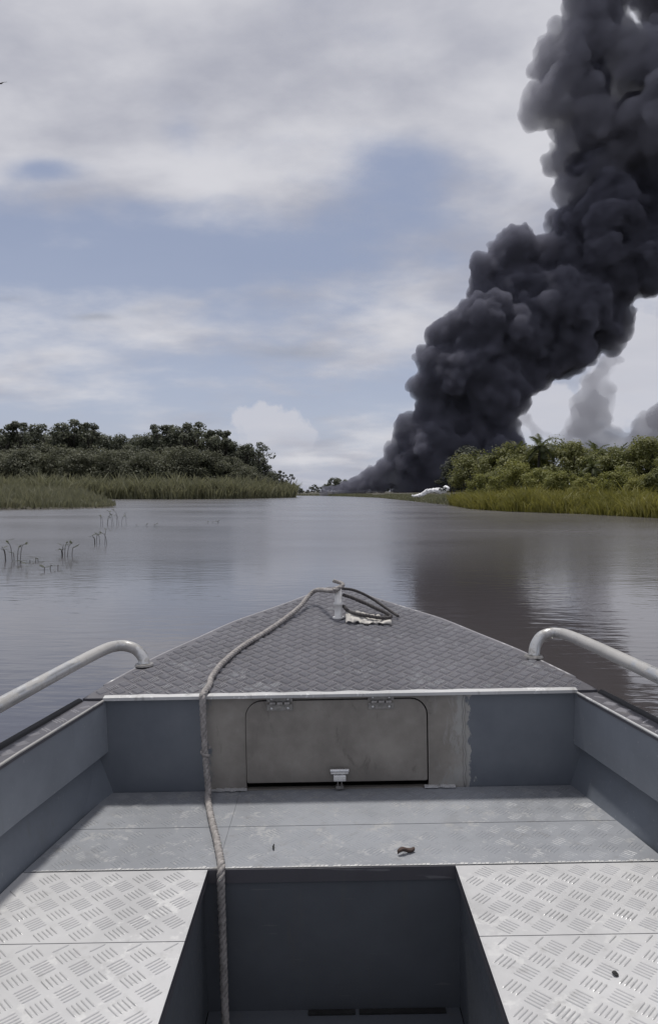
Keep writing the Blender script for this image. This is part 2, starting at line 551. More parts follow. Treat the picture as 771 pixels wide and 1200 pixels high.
def spit():
    vs = [(x, y, -0.5) for x, y in spit_front]
    c = (-55, 78)
    n = len(vs)
    ring2 = [(x + (c[0] - x) * 0.03, y + (c[1] - y) * 0.03, 0.12) for x, y in spit_front]
    ring3 = [(x + (c[0] - x) * 0.35, y + (c[1] - y) * 0.35, 0.35) for x, y in spit_front]
    allv = vs + ring2 + ring3 + [(c[0], c[1], 0.5)]
    fs = []
    for r in range(2):
        for i in range(n):
            j = (i + 1) % n
            fs.append((r * n + i, r * n + j, (r + 1) * n + j, (r + 1) * n + i))
    for i in range(n):
        fs.append((2 * n + i, 2 * n + (i + 1) % n, 3 * n))
    tag(mesh_obj('grass_spit_ground', allv, fs, M['soil'], None, True), 'flat spit of land on the left', kind='structure')


spit()


# ------------------------------------------------------------------ vegetation
def quads_mesh(name, cen, nrm, size, asp, tone):
    """many small leaf faces as one mesh"""
    n = len(cen)
    up = rng.normal(size=(n, 3))
    a = np.cross(nrm, up)
    a /= np.linalg.norm(a, axis=1, keepdims=True) + 1e-9
    b = np.cross(nrm, a)
    a *= (size * 0.5)[:, None]
    b *= (size * 0.5 * asp)[:, None]
    fold = nrm / (np.linalg.norm(nrm, axis=1, keepdims=True) + 1e-9) * (size * 0.12)[:, None]
    v = np.stack([cen - b, cen + a + fold, cen + b, cen - a + fold], 1).reshape(-1, 3)
    f = np.arange(4 * n).reshape(-1, 4)
    me_o = mesh_obj(name, v, f)
    me = me_o.data
    at = me.attributes.new('tone', 'FLOAT', 'POINT')
    at.data.foreach_set('value', np.repeat(tone, 4).astype(np.float32))
    C.objects.unlink(me_o)
    bpy.data.objects.remove(me_o)
    return me


def crown_mesh(name, mat, rx, rz, zc, clumps, leaves, leaf, flat=0.7, droop=0.0, seed=0, dome=False):
    """crown of leaf clumps spread through an uneven volume (unit-ish metres)"""
    r = np.random.default_rng(seed)
    cs, rr = [], []
    while len(cs) < clumps:
        d = r.normal(size=3)
        d /= np.linalg.norm(d)
        if d[2] < (-0.1 if dome else -0.55):
            continue
        k = r.uniform(0.55, 1.0) ** 0.6
        lump = 0.8 + 0.35 * math.sin(3 * math.atan2(d[1], d[0]) + seed) * (1 - abs(d[2]))
        cs.append((d[0] * rx * k * lump, d[1] * rx * k * lump, zc + d[2] * rz * k))
        rr.append(r.uniform(0.18, 0.36) * rx)
    C_, N_, S_, T_ = [], [], [], []
    for (c, q) in zip(cs, rr):
        m = leaves // clumps
        d = r.normal(size=(m, 3))
        d /= np.linalg.norm(d, axis=1, keepdims=True)
        rad = q * r.uniform(0.3, 1.05, m) ** 0.5
        p = np.array(c) + d * rad[:, None] * np.array([1, 1, flat])
        p[:, 2] -= droop * r.random(m) * q
        C_.append(p)
        nn = d * 0.8 + np.array([0, 0, 0.7]) + r.normal(size=(m, 3)) * 0.45
        N_.append(nn / np.linalg.norm(nn, axis=1, keepdims=True))
        S_.append(leaf * r.uniform(0.6, 1.4, m))
        T_.append(np.clip(r.normal(0.5, 0.16) + r.normal(0, 0.15, m), 0, 1))
    me = quads_mesh(name, np.concatenate(C_), np.concatenate(N_), np.concatenate(S_), 0.6, np.concatenate(T_))
    me.materials.append(mat)
    return me, cs


def trunk_mesh(name, cs, h0, rad, seed=0, limbs=7, bare=0):
    r = random.Random(seed)
    b = MB()
    top = max(c[2] for c in cs) * 0.8
    k = [Vector((0, 0, -0.5))]
    for i in range(1, 6):
        k.append(Vector((r.uniform(-1, 1) * 0.03 * top * i / 2, r.uniform(-1, 1) * 0.03 * top * i / 2, top * i / 5)))
    b.tube(k, [rad * (1.25 - 0.2 * i) for i in range(6)], 7)
    for c in r.sample(cs, min(limbs, len(cs))):
        z0 = max(h0, min(c[2] * 0.6, top * 0.8))
        base = Vector((0, 0, z0))
        mid = base.lerp(Vector(c), 0.5) + Vector((0, 0, 0.1 * (c[2] - z0)))
        b.tube([base, mid, Vector(c)], [rad * 0.5, rad * 0.35, rad * 0.12], 5)
    o = b.build(name, M['bark'], None, True)
    me = o.data
    bpy.data.objects.remove(o)
    return me


def make_plant(name, crown, trunk, loc, s, rz, label, cat, group, sz=1.0):
    root = empty(name, loc, rz)
    root.scale = (s, s, s * sz)
    tag(root, label, cat, group)
    t = bpy.data.objects.new('trunk' if 'tree' in name else 'stem', trunk)
    C.objects.link(t)
    t.parent = root
    c = bpy.data.objects.new('crown' if 'tree' in name else 'foliage', crown)
    C.objects.link(c)
    c.parent = root
    return root


def tree_kinds(prefix, mat, n, rx, rz, zc, clumps, leaves, leaf, rad, seed, **kw):
    out = []
    for i in range(n):
        cm, cs = crown_mesh(prefix + '_crown', mat, rx * random.uniform(0.85, 1.15), rz * random.uniform(0.85, 1.15), zc, clumps, leaves, leaf, seed=seed + i, **kw)
        out.append((cm, trunk_mesh(prefix + '_trunk', cs, zc * 0.45, rad, seed + i)))
    return out


# unit trees, 10 m tall, scaled to their spot
FOREST = tree_kinds('forest_tree', M['leaf_dark'], 5, 3.9, 4.6, 5.2, 46, 6200, 0.33, 0.2, 100)
TALL = tree_kinds('emergent_tree', M['leaf_dark'], 4, 2.6, 1.7, 8.3, 13, 1000, 0.36, 0.16, 140)
UNDER = tree_kinds('edge_tree', M['leaf_front'], 3, 5.4, 4.9, 4.4, 46, 6400, 0.36, 0.16, 170, dome=False)


def terrain_z(w):
    xs = [p[0] for p in PROFILE]
    hs = [p[1] for p in PROFILE]
    return float(np.interp(w, xs, hs))


# left wood: skyline of the photograph surveyed at the trees' distance
sky_u = [-160, -80, 0, 20, 42, 60, 85, 110, 130, 150, 165, 185, 200, 220, 240, 256, 272, 284, 300, 312, 326, 340, 352]
sky_v = [503, 500, 502, 500, 506, 500, 500, 503, 508, 508, 505, 506, 502, 500, 503, 510, 516, 522, 532, 545, 556, 565, 570]
SEGMENT = [(0, 'left of the picture edge'), (45, 'at the left edge of the picture'), (75, 'beneath the broad tree of the skyline'), (120, 'beneath the open crowned twin trees'),
           (175, 'in the dip right of the twins'), (202, 'just left of the tallest tree'), (243, 'beneath the tallest tree'),
           (280, 'where the wood starts to fall'), (312, 'beneath the lone umbrella shaped tree'), (999, 'at the low tip of the wood')]


def wood_label(row, u):
    where = next(t for lim, t in SEGMENT if u < lim)
    return ('low front tree of the left wood ' if row == 0 else 'canopy tree of the left wood ') + where


k = 0
for row, (dist, du, top_cut) in enumerate(((203, 13, 7), (222, 14, 0))):
    u = -150
    while u < 352:
        uu = u + random.uniform(-5, 5)
        dd = dist + random.uniform(-8, 8) + (max(0, uu - 230) * 0.35)
        vv = np.interp(uu, sky_u, sky_v) + top_cut + random.uniform(-1, 5)
        if row == 0:
            vv += 3 + random.uniform(0, 10)
        z0 = 0.8
        h = (V0 - vv) / F * dd + CAMH - z0
        x = (uu - CX) / F * dd
        if h > 1.5:
            s = h / 10.0
            kinds = UNDER if row == 0 else FOREST
            kd = kinds[k % len(kinds)]
            make_plant('forest_tree', kd[0], kd[1], (x, dd, z0), s * (1.0 if h > 8 else 1.25), random.uniform(0, 6.28), wood_label(row, uu), 'tree', 'trees of the left wood', 1.0 if h > 8 else 0.8)
            k += 1
        u += du * (1.0 if u < 250 else 0.62)
# emergent trees that stand up out of the skyline
EMERGENT = [(10, 496, 'slender tree standing above the canopy, leftmost on the wooded skyline'),
            (26, 496, 'second flat crowned tree from the left edge, above the wooded skyline'),
            (62, 494, 'broad tree standing above the canopy left of the two bare topped ones'),
            (88, 494, 'open crowned tree above the left wood, left of a twin of like height'),
            (106, 495, 'open crowned tree above the left wood, right of its twin'),
            (190, 499, 'dark round crowned tree above the canopy left of the ridge top'),
            (213, 494, 'tallest tree at the top of the left wood, flat crown'),
            (232, 497, 'tree just right of the tallest on the left wood'),
            (256, 503, 'thin tree where the left wood starts to fall to the river'),
            (264, 506, 'narrow tree on the falling edge of the left wood'),
            (290, 519, 'small thin tree before the lone umbrella shaped tree'),
            (303, 520, 'lone umbrella shaped tree standing clear on the falling edge of the wood'),
            (330, 551, 'small tree low on the falling edge of the left wood'),
            (341, 556, 'last small tree at the tip of the left bank')]
for i, (u, v, lab) in enumerate(EMERGENT):
    dd = 214 + max(0, u - 230) * 0.3
    h = (V0 - v) / F * dd + CAMH - 0.8
    kd = TALL[i % len(TALL)]
    make_plant('emergent_tree', kd[0], kd[1], ((u - CX) / F * dd, dd, 0.8), h / 10.0, i * 1.3, lab, 'tree', 'emergent trees of the left wood', 1.0)

# far trees closing the bend of the river
FARK = FOREST
for i in range(17):
    u = 338 + i * 7.5
    dd = 420 + random.uniform(-15, 25)
    hpx = float(np.interp(u, [338, 360, 378, 392, 410, 470], [9, 6, 10, 17, 16, 14])) + random.uniform(-3, 3)
    h = hpx / F * dd + CAMH - 0.5
    kd = FARK[i % len(FARK)]
    make_plant('far_tree', kd[0], kd[1], ((u - CX) / F * dd, dd, 0.5), h / 10.0 * 1.2, i * 2.1, 'small dark tree on the far bank closing the river bend', 'tree', 'far trees at the bend', 0.85)


# right bank: shrubs, vine mounds, palms
SHRUB = tree_kinds('shrub', M['leaf_bright'], 4, 4.6, 4.2, 4.8, 44, 7500, 0.34, 0.12, 200, droop=0.9)
SCRUB = tree_kinds('scrub', M['leaf_mid'], 5, 4.2, 4.0, 5.4, 44, 7500, 0.34, 0.15, 220, droop=0.6)
GREYT = tree_kinds('grey_tree', M['leaf_shaded'], 2, 3.4, 4.2, 5.4, 36, 4200, 0.38, 0.15, 240)


def palm_meshes(seed):
    r = random.Random(seed)
    b = MB()
    pts = [Vector((0.25 * math.sin(i * 0.7 + seed) * i / 5, 0.2 * math.cos(i + seed) * i / 6, -0.3 + i * 1.35)) for i in range(6)]
    b.tube(pts, [0.22, 0.18, 0.17, 0.16, 0.16, 0.17], 8)
    top = pts[-1]
    o = b.build('palm_trunk', M['bark'], None, True)
    tm = o.data
    bpy.data.objects.remove(o)
    fronds = []
    for f in range(20):
        az = f * 2.399 + r.uniform(-0.2, 0.2)
        el = r.uniform(0.1, 1.35) if f > 5 else r.uniform(-0.4, 0.1)
        L = r.uniform(1.9, 2.9)
        p = top.copy()
        dv = Vector((math.cos(az) * math.cos(el), math.sin(az) * math.cos(el), math.sin(el)))
        V, Fc, tone = [], [], []
        n = 16
        for i in range(n):
            dv = (dv + Vector((0, 0, -0.095))).normalized()
            q = p + dv * (L / n)
            side = dv.cross(Vector((0, 0, 1))).normalized()
            w = 0.03
            bse = len(V)
            V += [p - side * w, p + side * w, q + side * w, q - side * w]
            Fc.append((bse, bse + 1, bse + 2, bse + 3))
            ll = 0.75 * math.sin(math.pi * (0.12 + 0.86 * i / n)) ** 0.7
            for sgn in (-1, 1):
                for h in (0.0, 0.5):
                    a = p.lerp(q, h)
                    tip = a + side * sgn * ll * 0.8 + dv * ll * 0.45 + Vector((0, 0, -0.35 * ll * r.uniform(0.6, 1.5)))
                    bb = a + dv * 0.1
                    bse = len(V)
                    V += [a, bb, tip]
                    Fc.append((bse, bse + 1, bse + 2))
            p = q
        me = bpy.data.meshes.new('frond')
        me.from_pydata([tuple(v) for v in V], [], Fc)
        at = me.attributes.new('tone', 'FLOAT', 'POINT')
        t0 = r.uniform(0.2, 0.8)
        at.data.foreach_set('value', [t0] * len(V))
        me.materials.append(M['frond'])
        fronds.append(me)
    return tm, fronds


PALMS = [palm_meshes(3), palm_meshes(8)]


def make_palm(loc, s, rz, label, kind):
    tm, fr = PALMS[kind % 2]
    root = empty('palm_tree', loc, rz)
    root.scale = (s, s, s)
    tag(root, label, 'palm', 'palms on the right bank')
    for nm, me in [('trunk', tm)] + [('frond', f) for f in fr]:
        o = bpy.data.objects.new(nm, me)
        C.objects.link(o)
        o.parent = root


def spot(u, d, z0=0.5):
    return ((u - CX) / F * d, d, z0)


def height(v, d, z0=0.5):
    return (V0 - v) / F * d + CAMH - z0


PALM_SPOTS = [(632, 510, 74, 'palm with a dark visible trunk, tallest on the right skyline'),
              (575, 530, 84, 'small palm at the smoky left end of the right bank'),
              (606, 520, 82, 'feathery palm left of the tallest palm on the right bank'),
              (665, 519, 80, 'feathery palm right of the tallest palm on the right bank'),
              (697, 518, 72, 'palm at the middle of the right scrub, under grey smoke'),
              (693, 540, 58, 'dark low palm in front of the scrub on the right bank'),
              (724, 522, 70, 'palm between the middle of the scrub and the right edge'),
              (752, 517, 66, 'palm near the right edge of the picture'),
              (785, 514, 62, 'palm cut by the right edge of the picture')]
for i, (u, v, d, lab) in enumerate(PALM_SPOTS):
    make_palm(spot(u, d), height(v - 3, d) / 8.2, i * 1.7, lab, i)

right_plants = [
    # u, top v, distance, kind, name, label
    (545, 531, 92, GREYT, 'grey_tree', 'grey green tree in smoke shade at the left end of the right bank', 'tree'),
    (529, 552, 97, GREYT, 'grey_tree', 'low grey shrubby tree leftmost on the right bank beside the white patch', 'tree'),
    (558, 536, 88, SCRUB, 'scrub_tree', 'scrub tree just right of the grey tree in smoke shade', 'tree'),
    (566, 556, 74, SHRUB, 'shrub', 'pale shrub with dark hollows at the water end of the right bank', 'shrub'),
    (592, 528, 82, SCRUB, 'scrub_tree', 'scrub tree under the feathery left palm', 'tree'),
    (603, 541, 68, SHRUB, 'shrub', 'rounded yellow green vine mound left of the dark palm trunk', 'shrub'),
    (630, 545, 64, SHRUB, 'shrub', 'yellow green vine mound below the tallest palm', 'shrub'),
    (648, 521, 78, SCRUB, 'scrub_tree', 'dense scrub tree right of the tallest palm', 'tree'),
    (615, 530, 78, SCRUB, 'scrub_tree', 'dark scrub tree behind the vine mound left of the tallest palm', 'tree'),
    (672, 527, 72, SCRUB, 'scrub_tree', 'leaning scrub tree in the middle of the right bank', 'tree'),
    (660, 548, 60, SHRUB, 'shrub', 'bright shrub left of the dark low palm', 'shrub'),
    (706, 527, 68, SCRUB, 'scrub_tree', 'scrub tree behind the dark low palm', 'tree'),
    (722, 549, 54, SHRUB, 'shrub', 'smooth rounded vine mound right of the dark low palm', 'shrub'),
    (740, 528, 64, SCRUB, 'scrub_tree', 'tall scrub tree between the right hand palms', 'tree'),
    (750, 553, 52, SHRUB, 'shrub', 'low bright shrub near the right edge, next to the rounded mound', 'shrub'),
    (768, 520, 60, SCRUB, 'scrub_tree', 'scrub tree at the right edge of the picture', 'tree'),
    (776, 546, 49, SCRUB, 'shrub', 'mid green shrub cut by the right edge of the picture', 'shrub'),
    (815, 525, 55, SCRUB, 'scrub_tree', 'scrub tree just outside the right edge', 'tree'),
    (860, 520, 52, SCRUB, 'scrub_tree', 'farther scrub tree outside the right edge', 'tree'),
    (585, 552, 72, SCRUB, 'shrub', 'dark leaved shrub between the two left vine mounds', 'shrub'),
    (688, 557, 56, SHRUB, 'shrub', 'small bright shrub at the foot of the dark low palm', 'shrub'),
]
for i, (u, v, d, kinds, nm, lab, cat) in enumerate(right_plants):
    kd = kinds[i % len(kinds)]
    make_plant(nm, kd[0], kd[1], spot(u, d, 0.4), height(v - (7 if 'tree' in nm else 3), d, 0.4) / 9.4 * 1.2, i * 0.9, lab, cat, 'scrub of the right bank', 0.84)


def grass_field(name, pts, h, w, lean, mat, label, taper=None):
    """blades as bent strips of two faces"""
    n = len(pts)
    az = rng.uniform(0, 2 * np.pi, n)
    clump = np.array([noise.noise(Vector((q[0] * 0.5, q[1] * 0.3, 9))) + 0.6 * noise.noise(Vector((q[0] * 1.7, q[1] * 1.1, 4))) for q in pts])
    L = h * rng.uniform(0.5, 1.1, n) * (1 + 0.8 * clump)
    if taper is not None:
        L = L * taper(pts)
    side = np.stack([np.cos(az), np.sin(az), np.zeros(n)], 1) * (w * rng.uniform(0.6, 1.4, n))[:, None]
    la = rng.uniform(0, 2 * np.pi, n)
    ln = np.stack([np.cos(la), np.sin(la), np.zeros(n)], 1) * (L * lean * rng.random(n))[:, None]
    up = np.stack([np.zeros(n), np.zeros(n), L], 1)
    p = pts
    mid = p + up * 0.6 + ln * 0.35
    tip = p + up * (1 - 0.15 * rng.random(n)[:, None]) + ln
    v = np.stack([p - side, p + side, mid + side * 0.7, mid - side * 0.7, tip + side * 0.12, tip - side * 0.12], 1).reshape(-1, 3)
    b = (np.arange(n) * 6)[:, None]
    f = np.concatenate([b + np.array([[0, 1, 2, 3]]), b + np.array([[3, 2, 4, 5]])], 0)
    o = mesh_obj(name, v, f, mat)
    at = o.data.attributes.new('tone', 'FLOAT', 'POINT')
    patch = np.array([noise.noise(Vector((q[0] * 0.25, q[1] * 0.12, 0))) for q in p]) * 0.5 + 0.45
    at.data.foreach_set('value', np.repeat(np.clip(patch + rng.normal(0, 0.15, n), 0, 1), 6).astype(np.float32))
    tag(o, label, 'grass', kind='stuff')
    return o


def along(shore, n, inl, wmin, wmax):
    """points scattered in a strip inland of a shoreline, ground height included"""
    seg = [(Vector(shore[i]), Vector(shore[i + 1])) for i in range(len(shore) - 1)]
    ln = np.array([(b - a).length for a, b in seg])
    idx = rng.choice(len(seg), n, p=ln / ln.sum())
    out = np.zeros((n, 3))
    for i, s in enumerate(idx):
        p = seg[s][0].lerp(seg[s][1], rng.random())
        w = wmin + (wmax - wmin) * rng.random() ** 1.3
        d = Vector(inl(p)).normalized()
        q = p + d * w
        out[i] = (q.x, q.y, terrain_z(w) - 0.05)
    return out


inl_r = lambda p: (1, 0.35) if p.y < 250 else (0.35, 1)
inl_l = lambda p: (-0.35, 1) if p.y < 200 else (-1, 0.25)
grass_field('bank_grass', along([(20.5, 20)] + right_shore[2:7], 52000, inl_r, -0.35, 13), 1.2, 0.045, 0.9, M['grass'], 'tall yellow green grass along the right bank')
grass_field('reed_grass', along(right_shore[6:13], 16000, inl_r, -0.3, 10), 0.6, 0.07, 0.8, M['grass_far'], 'dull low grass on the right bank towards the smoke')
grass_field('far_bank_grass', along(left_shore[1:9], 46000, inl_l, -0.4, 30), 3.9, 0.2, 0.7, M['grass_far'], 'pale green reeds along the foot of the left wood')


def spit_points(n):
    poly = [Vector(p) for p in spit_front]
    q = np.stack([rng.uniform(-75, -18, n * 4), rng.uniform(45, 112, n * 4)], 1)
    ins = np.zeros(len(q), bool)
    for i in range(len(poly)):
        a, b = poly[i], poly[(i + 1) % len(poly)]
        c = (a.y > q[:, 1]) != (b.y > q[:, 1])
        xi = (b.x - a.x) * (q[:, 1] - a.y) / (b.y - a.y + 1e-9) + a.x
        ins ^= c & (q[:, 0] < xi)
    q = q[ins][:n]
    return np.concatenate([q, np.full((len(q), 1), 0.1)], 1)


grass_field('spit_grass', spit_points(46000), 2.0, 0.06, 0.7, M['grass_spit'], 'green grass covering the flat spit on the left',
            taper=lambda p: np.clip((-18.5 - p[:, 0]) / 16.0, 0.12, 1.0) ** 0.7)


# plants standing in the shallow water on the left
def water_plant(u, v, h, n, spread, label, seed):
    r = random.Random(seed)
    x, y = ground_at(u, v)
    root = empty('water_plant', (x, y, 0))
    tag(root, label, 'water plant', 'plants in the shallows')
    for i in range(n):
        b = MB()
        a = r.uniform(0, 6.28)
        x0, y0 = r.uniform(-spread, spread), r.uniform(-spread, spread)
        L = h * r.uniform(0.5, 1.1)
        ln = r.uniform(0.1, 0.6) * L
        pts = [Vector((x0, y0, -0.15)), Vector((x0 + math.cos(a) * ln * 0.3, y0 + math.sin(a) * ln * 0.3, L * 0.6)), Vector((x0 + math.cos(a) * ln, y0 + math.sin(a) * ln, L * r.uniform(0.7, 1.0)))]
        b.tube(catmull(pts, 4), 0.006, 5)
        st = b.build('stem', M['bark'], root)
        lb = MB()
        for q in range(r.randint(2, 4)):
            t = r.uniform(0.5, 1.0)
            p = pts[1].lerp(pts[2], t)
            az = r.uniform(0, 6.28)
            dv = Vector((math.cos(az), math.sin(az), r.uniform(-0.2, 0.5))) * r.uniform(0.1, 0.22)
            sd_ = dv.cross(Vector((0, 0, 1))).normalized() * 0.03
            lb.add([p, p + dv * 0.5 + sd_, p + dv, p + dv * 0.5 - sd_], [(0, 1, 2, 3)])
        lb.build('leaf', M['leaf_dark'], root)


for i, (u, v, h, n, sp, lab) in enumerate([
        (11, 657, 0.42, 6, 0.18, 'leaning dark stems standing in water, nearest the left edge'),
        (76, 652, 0.30, 6, 0.22, 'low leafy water plant between the left edge and the boat rail'),
        (70, 668, 0.10, 3, 0.25, 'tiny sprig just above the water below the low leafy plant'),
        (116, 638, 0.42, 6, 0.3, 'upright dark water plant in front of the grass spit'),
        (136, 616, 0.75, 10, 0.55, 'bushy green clump standing in water off the spit tip'),
        (170, 617, 0.12, 4, 0.5, 'small floating sprig right of the bushy clump'),
        (254, 613, 0.16, 4, 0.6, 'lone low sprig far out in the open water'),
        (28, 659, 0.08, 4, 0.4, 'flat floating stalk beside the leaning stems')]):
    water_plant(u, v, h, n, sp, lab, 50 + i)


# ------------------------------------------------------------------ smoke
def ico(sub):
    bm = bmesh.new()
    bmesh.ops.create_icosphere(bm, subdivisions=sub, radius=1.0)
    v = np.array([tuple(p.co) for p in bm.verts])
    f = np.array([[q.index for q in p.verts] for p in bm.faces])
    bm.free()
    return v, f


ICO = {i: ico(i) for i in (1, 2, 3)}


def puff_cloud(name, circles, dist, voxel, mat, parent=None, lvl1=14, lvl2=5, seed=1, rough=0.5):
    """billowing closed volume: spheres on spheres, fused into one skin"""
    r = random.Random(seed)
    k = dist / F
    AV, AF, base = [], [], [0]

    def sph(c, rad, sub=2):
        v, f = ICO[sub]
        AV.append(v * rad + np.array(c))
        AF.append(f + base[0])
        base[0] += len(v)

    def rnd():
        while True:
            v = Vector((r.uniform(-1, 1), r.uniform(-1, 1), r.uniform(-1, 1)))
            if 0.1 < v.length < 1:
                return v.normalized()
    for c in circles:
        u, v, rp = c[0], c[1], c[2]
        dy = c[3] if len(c) > 3 else r.uniform(-0.35, 0.35) * rp
        cen = Vector(((u - CX) * k, dist + dy * k, CAMH + (V0 - v) * k))
        rad = rp * k
        sph(cen, rad * 0.88, 3)
        for i in range(lvl1):
            d = rnd()
            r1 = rad * r.uniform(0.2, 0.42)
            c1 = cen + d * (rad * 0.98 - r1 * r.uniform(0.55, 0.95))
            sph(c1, r1, 2)
            for j in range(lvl2):
                d2 = (rnd() + d * 0.6).normalized()
                r2 = r1 * r.uniform(0.25, 0.5)
                sph(c1 + d2 * (r1 * 1.0 - r2 * 0.4), r2, 1)
    tmp = mesh_obj(name, np.concatenate(AV), np.concatenate(AF))
    m = tmp.modifiers.new('fuse', 'REMESH')
    m.mode = 'VOXEL'
    m.voxel_size = voxel
    dg = bpy.context.evaluated_depsgraph_get()
    me2 = bpy.data.meshes.new_from_object(tmp.evaluated_get(dg))
    bpy.data.objects.remove(tmp)
    n = len(me2.vertices)
    co = np.zeros(n * 3, np.float32)
    no = np.zeros(n * 3, np.float32)
    me2.vertices.foreach_get('co', co)
    me2.vertices.foreach_get('normal', no)
    co, no = co.reshape(-1, 3), no.reshape(-1, 3)
    amp = voxel * 2.2 * rough
    f1, f2 = 1 / (voxel * 7), 1 / (voxel * 3)
    dsp = np.array([noise.noise(Vector(p) * f1) * 1.3 + noise.noise(Vector(p) * f2) * 0.6 + noise.noise(Vector(p) * (f1 * 0.35)) * 1.6 for p in co])
    co = co + no * (dsp * amp)[:, None]
    me2.vertices.foreach_set('co', co.astype(np.float32).ravel())
    me2.update()
    tmp = bpy.data.objects.new(name, me2)          # fuse once more so the skin never crosses itself
    C.objects.link(tmp)
    m = tmp.modifiers.new('fuse', 'REMESH')
    m.mode = 'VOXEL'
    m.voxel_size = voxel
    m.use_smooth_shade = True
    dg = bpy.context.evaluated_depsgraph_get()
    me2 = bpy.data.meshes.new_from_object(tmp.evaluated_get(dg))
    bpy.data.objects.remove(tmp)
    me2.materials.clear()
    me2.materials.append(mat)
    me2.name = name
    o = bpy.data.objects.new(name, me2)
    C.objects.link(o)
    if parent:
        o.parent = parent
    return o


D_SMOKE = 360
COLUMN = [(380, 575, 7), (392, 573, 9), (404, 570, 12), (418, 568, 14), (430, 563, 17), (440, 562, 18), (450, 555, 20), (475, 562, 24), (500, 558, 36), (540, 562, 40), (575, 560, 40),
          (466, 534, 20), (500, 528, 42), (545, 532, 44), (585, 525, 36), (484, 506, 24), (520, 492, 42), (562, 495, 42),
          (500, 452, 22), (502, 427, 20), (535, 440, 48), (580, 452, 46), (622, 424, 40), (530, 394, 28), (562, 392, 44),
          (605, 402, 48), (655, 408, 42), (566, 350, 24), (562, 322, 20), (592, 308, 28), (605, 292, 26), (610, 345, 48), (655, 360, 52), (700, 368, 42),
          (640, 300, 24), (665, 310, 52), (705, 322, 56), (750, 305, 48), (672, 268, 34), (705, 262, 52), (755, 250, 58), (810, 270, 80), (800, 200, 70),
          (690, 205, 30), (700, 160, 30), (688, 110, 26), (685, 65, 24), (700, 20, 22), (725, 215, 40), (705, -25, 34), (730, -75, 46), (770, 200, 40, 10), (735, 140, 30, 20)]
TOP = [(668, 232, 26), (712, 205, 48), (652, 190, 20), (680, 178, 36), (762, 190, 50, -30), (690, 150, 46), (647, 120, 34), (622, 133, 15),
       (652, 78, 38), (690, 60, 46), (692, 18, 40), (735, 100, 46, -20), (780, 110, 60, -40), (735, 165, 34, -60), (760, 140, 40, -70), (715, 60, 30), (770, 65, 30, -30),
       (690, -30, 42), (730, -70, 60), (800, -20, 60, 20), (850, 60, 90), (850, 170, 90), (800, -130, 90), (900, -60, 110)]
plume = empty('black_smoke_plume', ((480 - CX) / F * D_SMOKE, D_SMOKE, 0))
tag(plume, 'towering column of black smoke rising from behind the right bank', 'smoke', kind='stuff')
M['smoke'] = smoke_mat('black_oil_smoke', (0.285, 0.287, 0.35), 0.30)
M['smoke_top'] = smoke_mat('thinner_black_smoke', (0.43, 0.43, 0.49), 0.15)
M['smoke_grey'] = smoke_mat('thin_grey_smoke', (0.36, 0.36, 0.41), 0.05)
M['unidentified'] = plain_mat('bright_white', (0.86, 0.86, 0.87), 0.9, 0.0, 0.08, 0.8)


def keep_world(o, parent):
    o.parent = parent
    o.matrix_parent_inverse = Matrix.Translation(parent.location).inverted()


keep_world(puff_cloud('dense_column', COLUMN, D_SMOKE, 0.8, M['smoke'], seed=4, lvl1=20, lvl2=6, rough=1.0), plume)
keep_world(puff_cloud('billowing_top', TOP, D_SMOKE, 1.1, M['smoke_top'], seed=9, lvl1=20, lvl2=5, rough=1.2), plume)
GREY = [(690, 480, 30), (672, 506, 26), (702, 448, 24), (722, 420, 20), (690, 520, 24), (752, 508, 20), (782, 503, 26), (764, 515, 22), (738, 517, 16), (715, 515, 20), (655, 515, 20), (620, 492, 14), (632, 505, 12), (800, 515, 30)]
g = puff_cloud('grey_smoke', GREY, 520, 2.2, M['smoke_grey'], seed=13, lvl1=20, lvl2=4, rough=2.0)
tag(g, 'thin grey smoke drifting low behind the right bank palms', 'smoke', kind='stuff')
WHITE_LUMP = [(483 + 40 * t, 580.8 - 9.0 * t ** 1.2 + 1.5 * math.sin(9 * t), 1.4 + 3.2 * t * (1.25 - 0.5 * t), 1.5 * math.sin(7 * t)) for t in np.linspace(0, 1, 22)]
g = puff_cloud('white_lump', WHITE_LUMP, 134, 0.05, M['unidentified'], seed=23, lvl1=7, lvl2=3, rough=0.7)  # not known what it is; built as a solid white lump
tag(g, 'small bright white patch low on the bank at the foot of the black smoke', 'unidentified', kind='stuff')

# ------------------------------------------------------------------ the boat
BX, BZ = 0.045, 0.15
boat = empty('boat', (BX, 0, BZ))
boat.rotation_euler = (0, R(-1.0), 0)
tag(boat, 'grey aluminium skiff with tread plate foredeck, seen from inside towards its bow', 'boat')
YB, YS, ZF, ZG = 2.33, 1.835, 0.26, 0.562        # bulkhead, step seam, floor, gunwale heights
HW = ([-1.7, 0.3, 1.25, 1.835, 2.33], [0.93, 0.93, 0.87, 0.80, 0.724])
DK = ([2.33, 2.68, 3.06, 3.33, 3.585], [0.81, 0.652, 0.43, 0.215, 0.03])


def hw(y):
    return float(np.interp(y, *HW))


def dk(y):
    return float(np.interp(y, *DK))


def deck_z(y):
    return 0.57 + 0.14 * (y - YB)


TS = 0.0383                                       # half period of the tread pattern


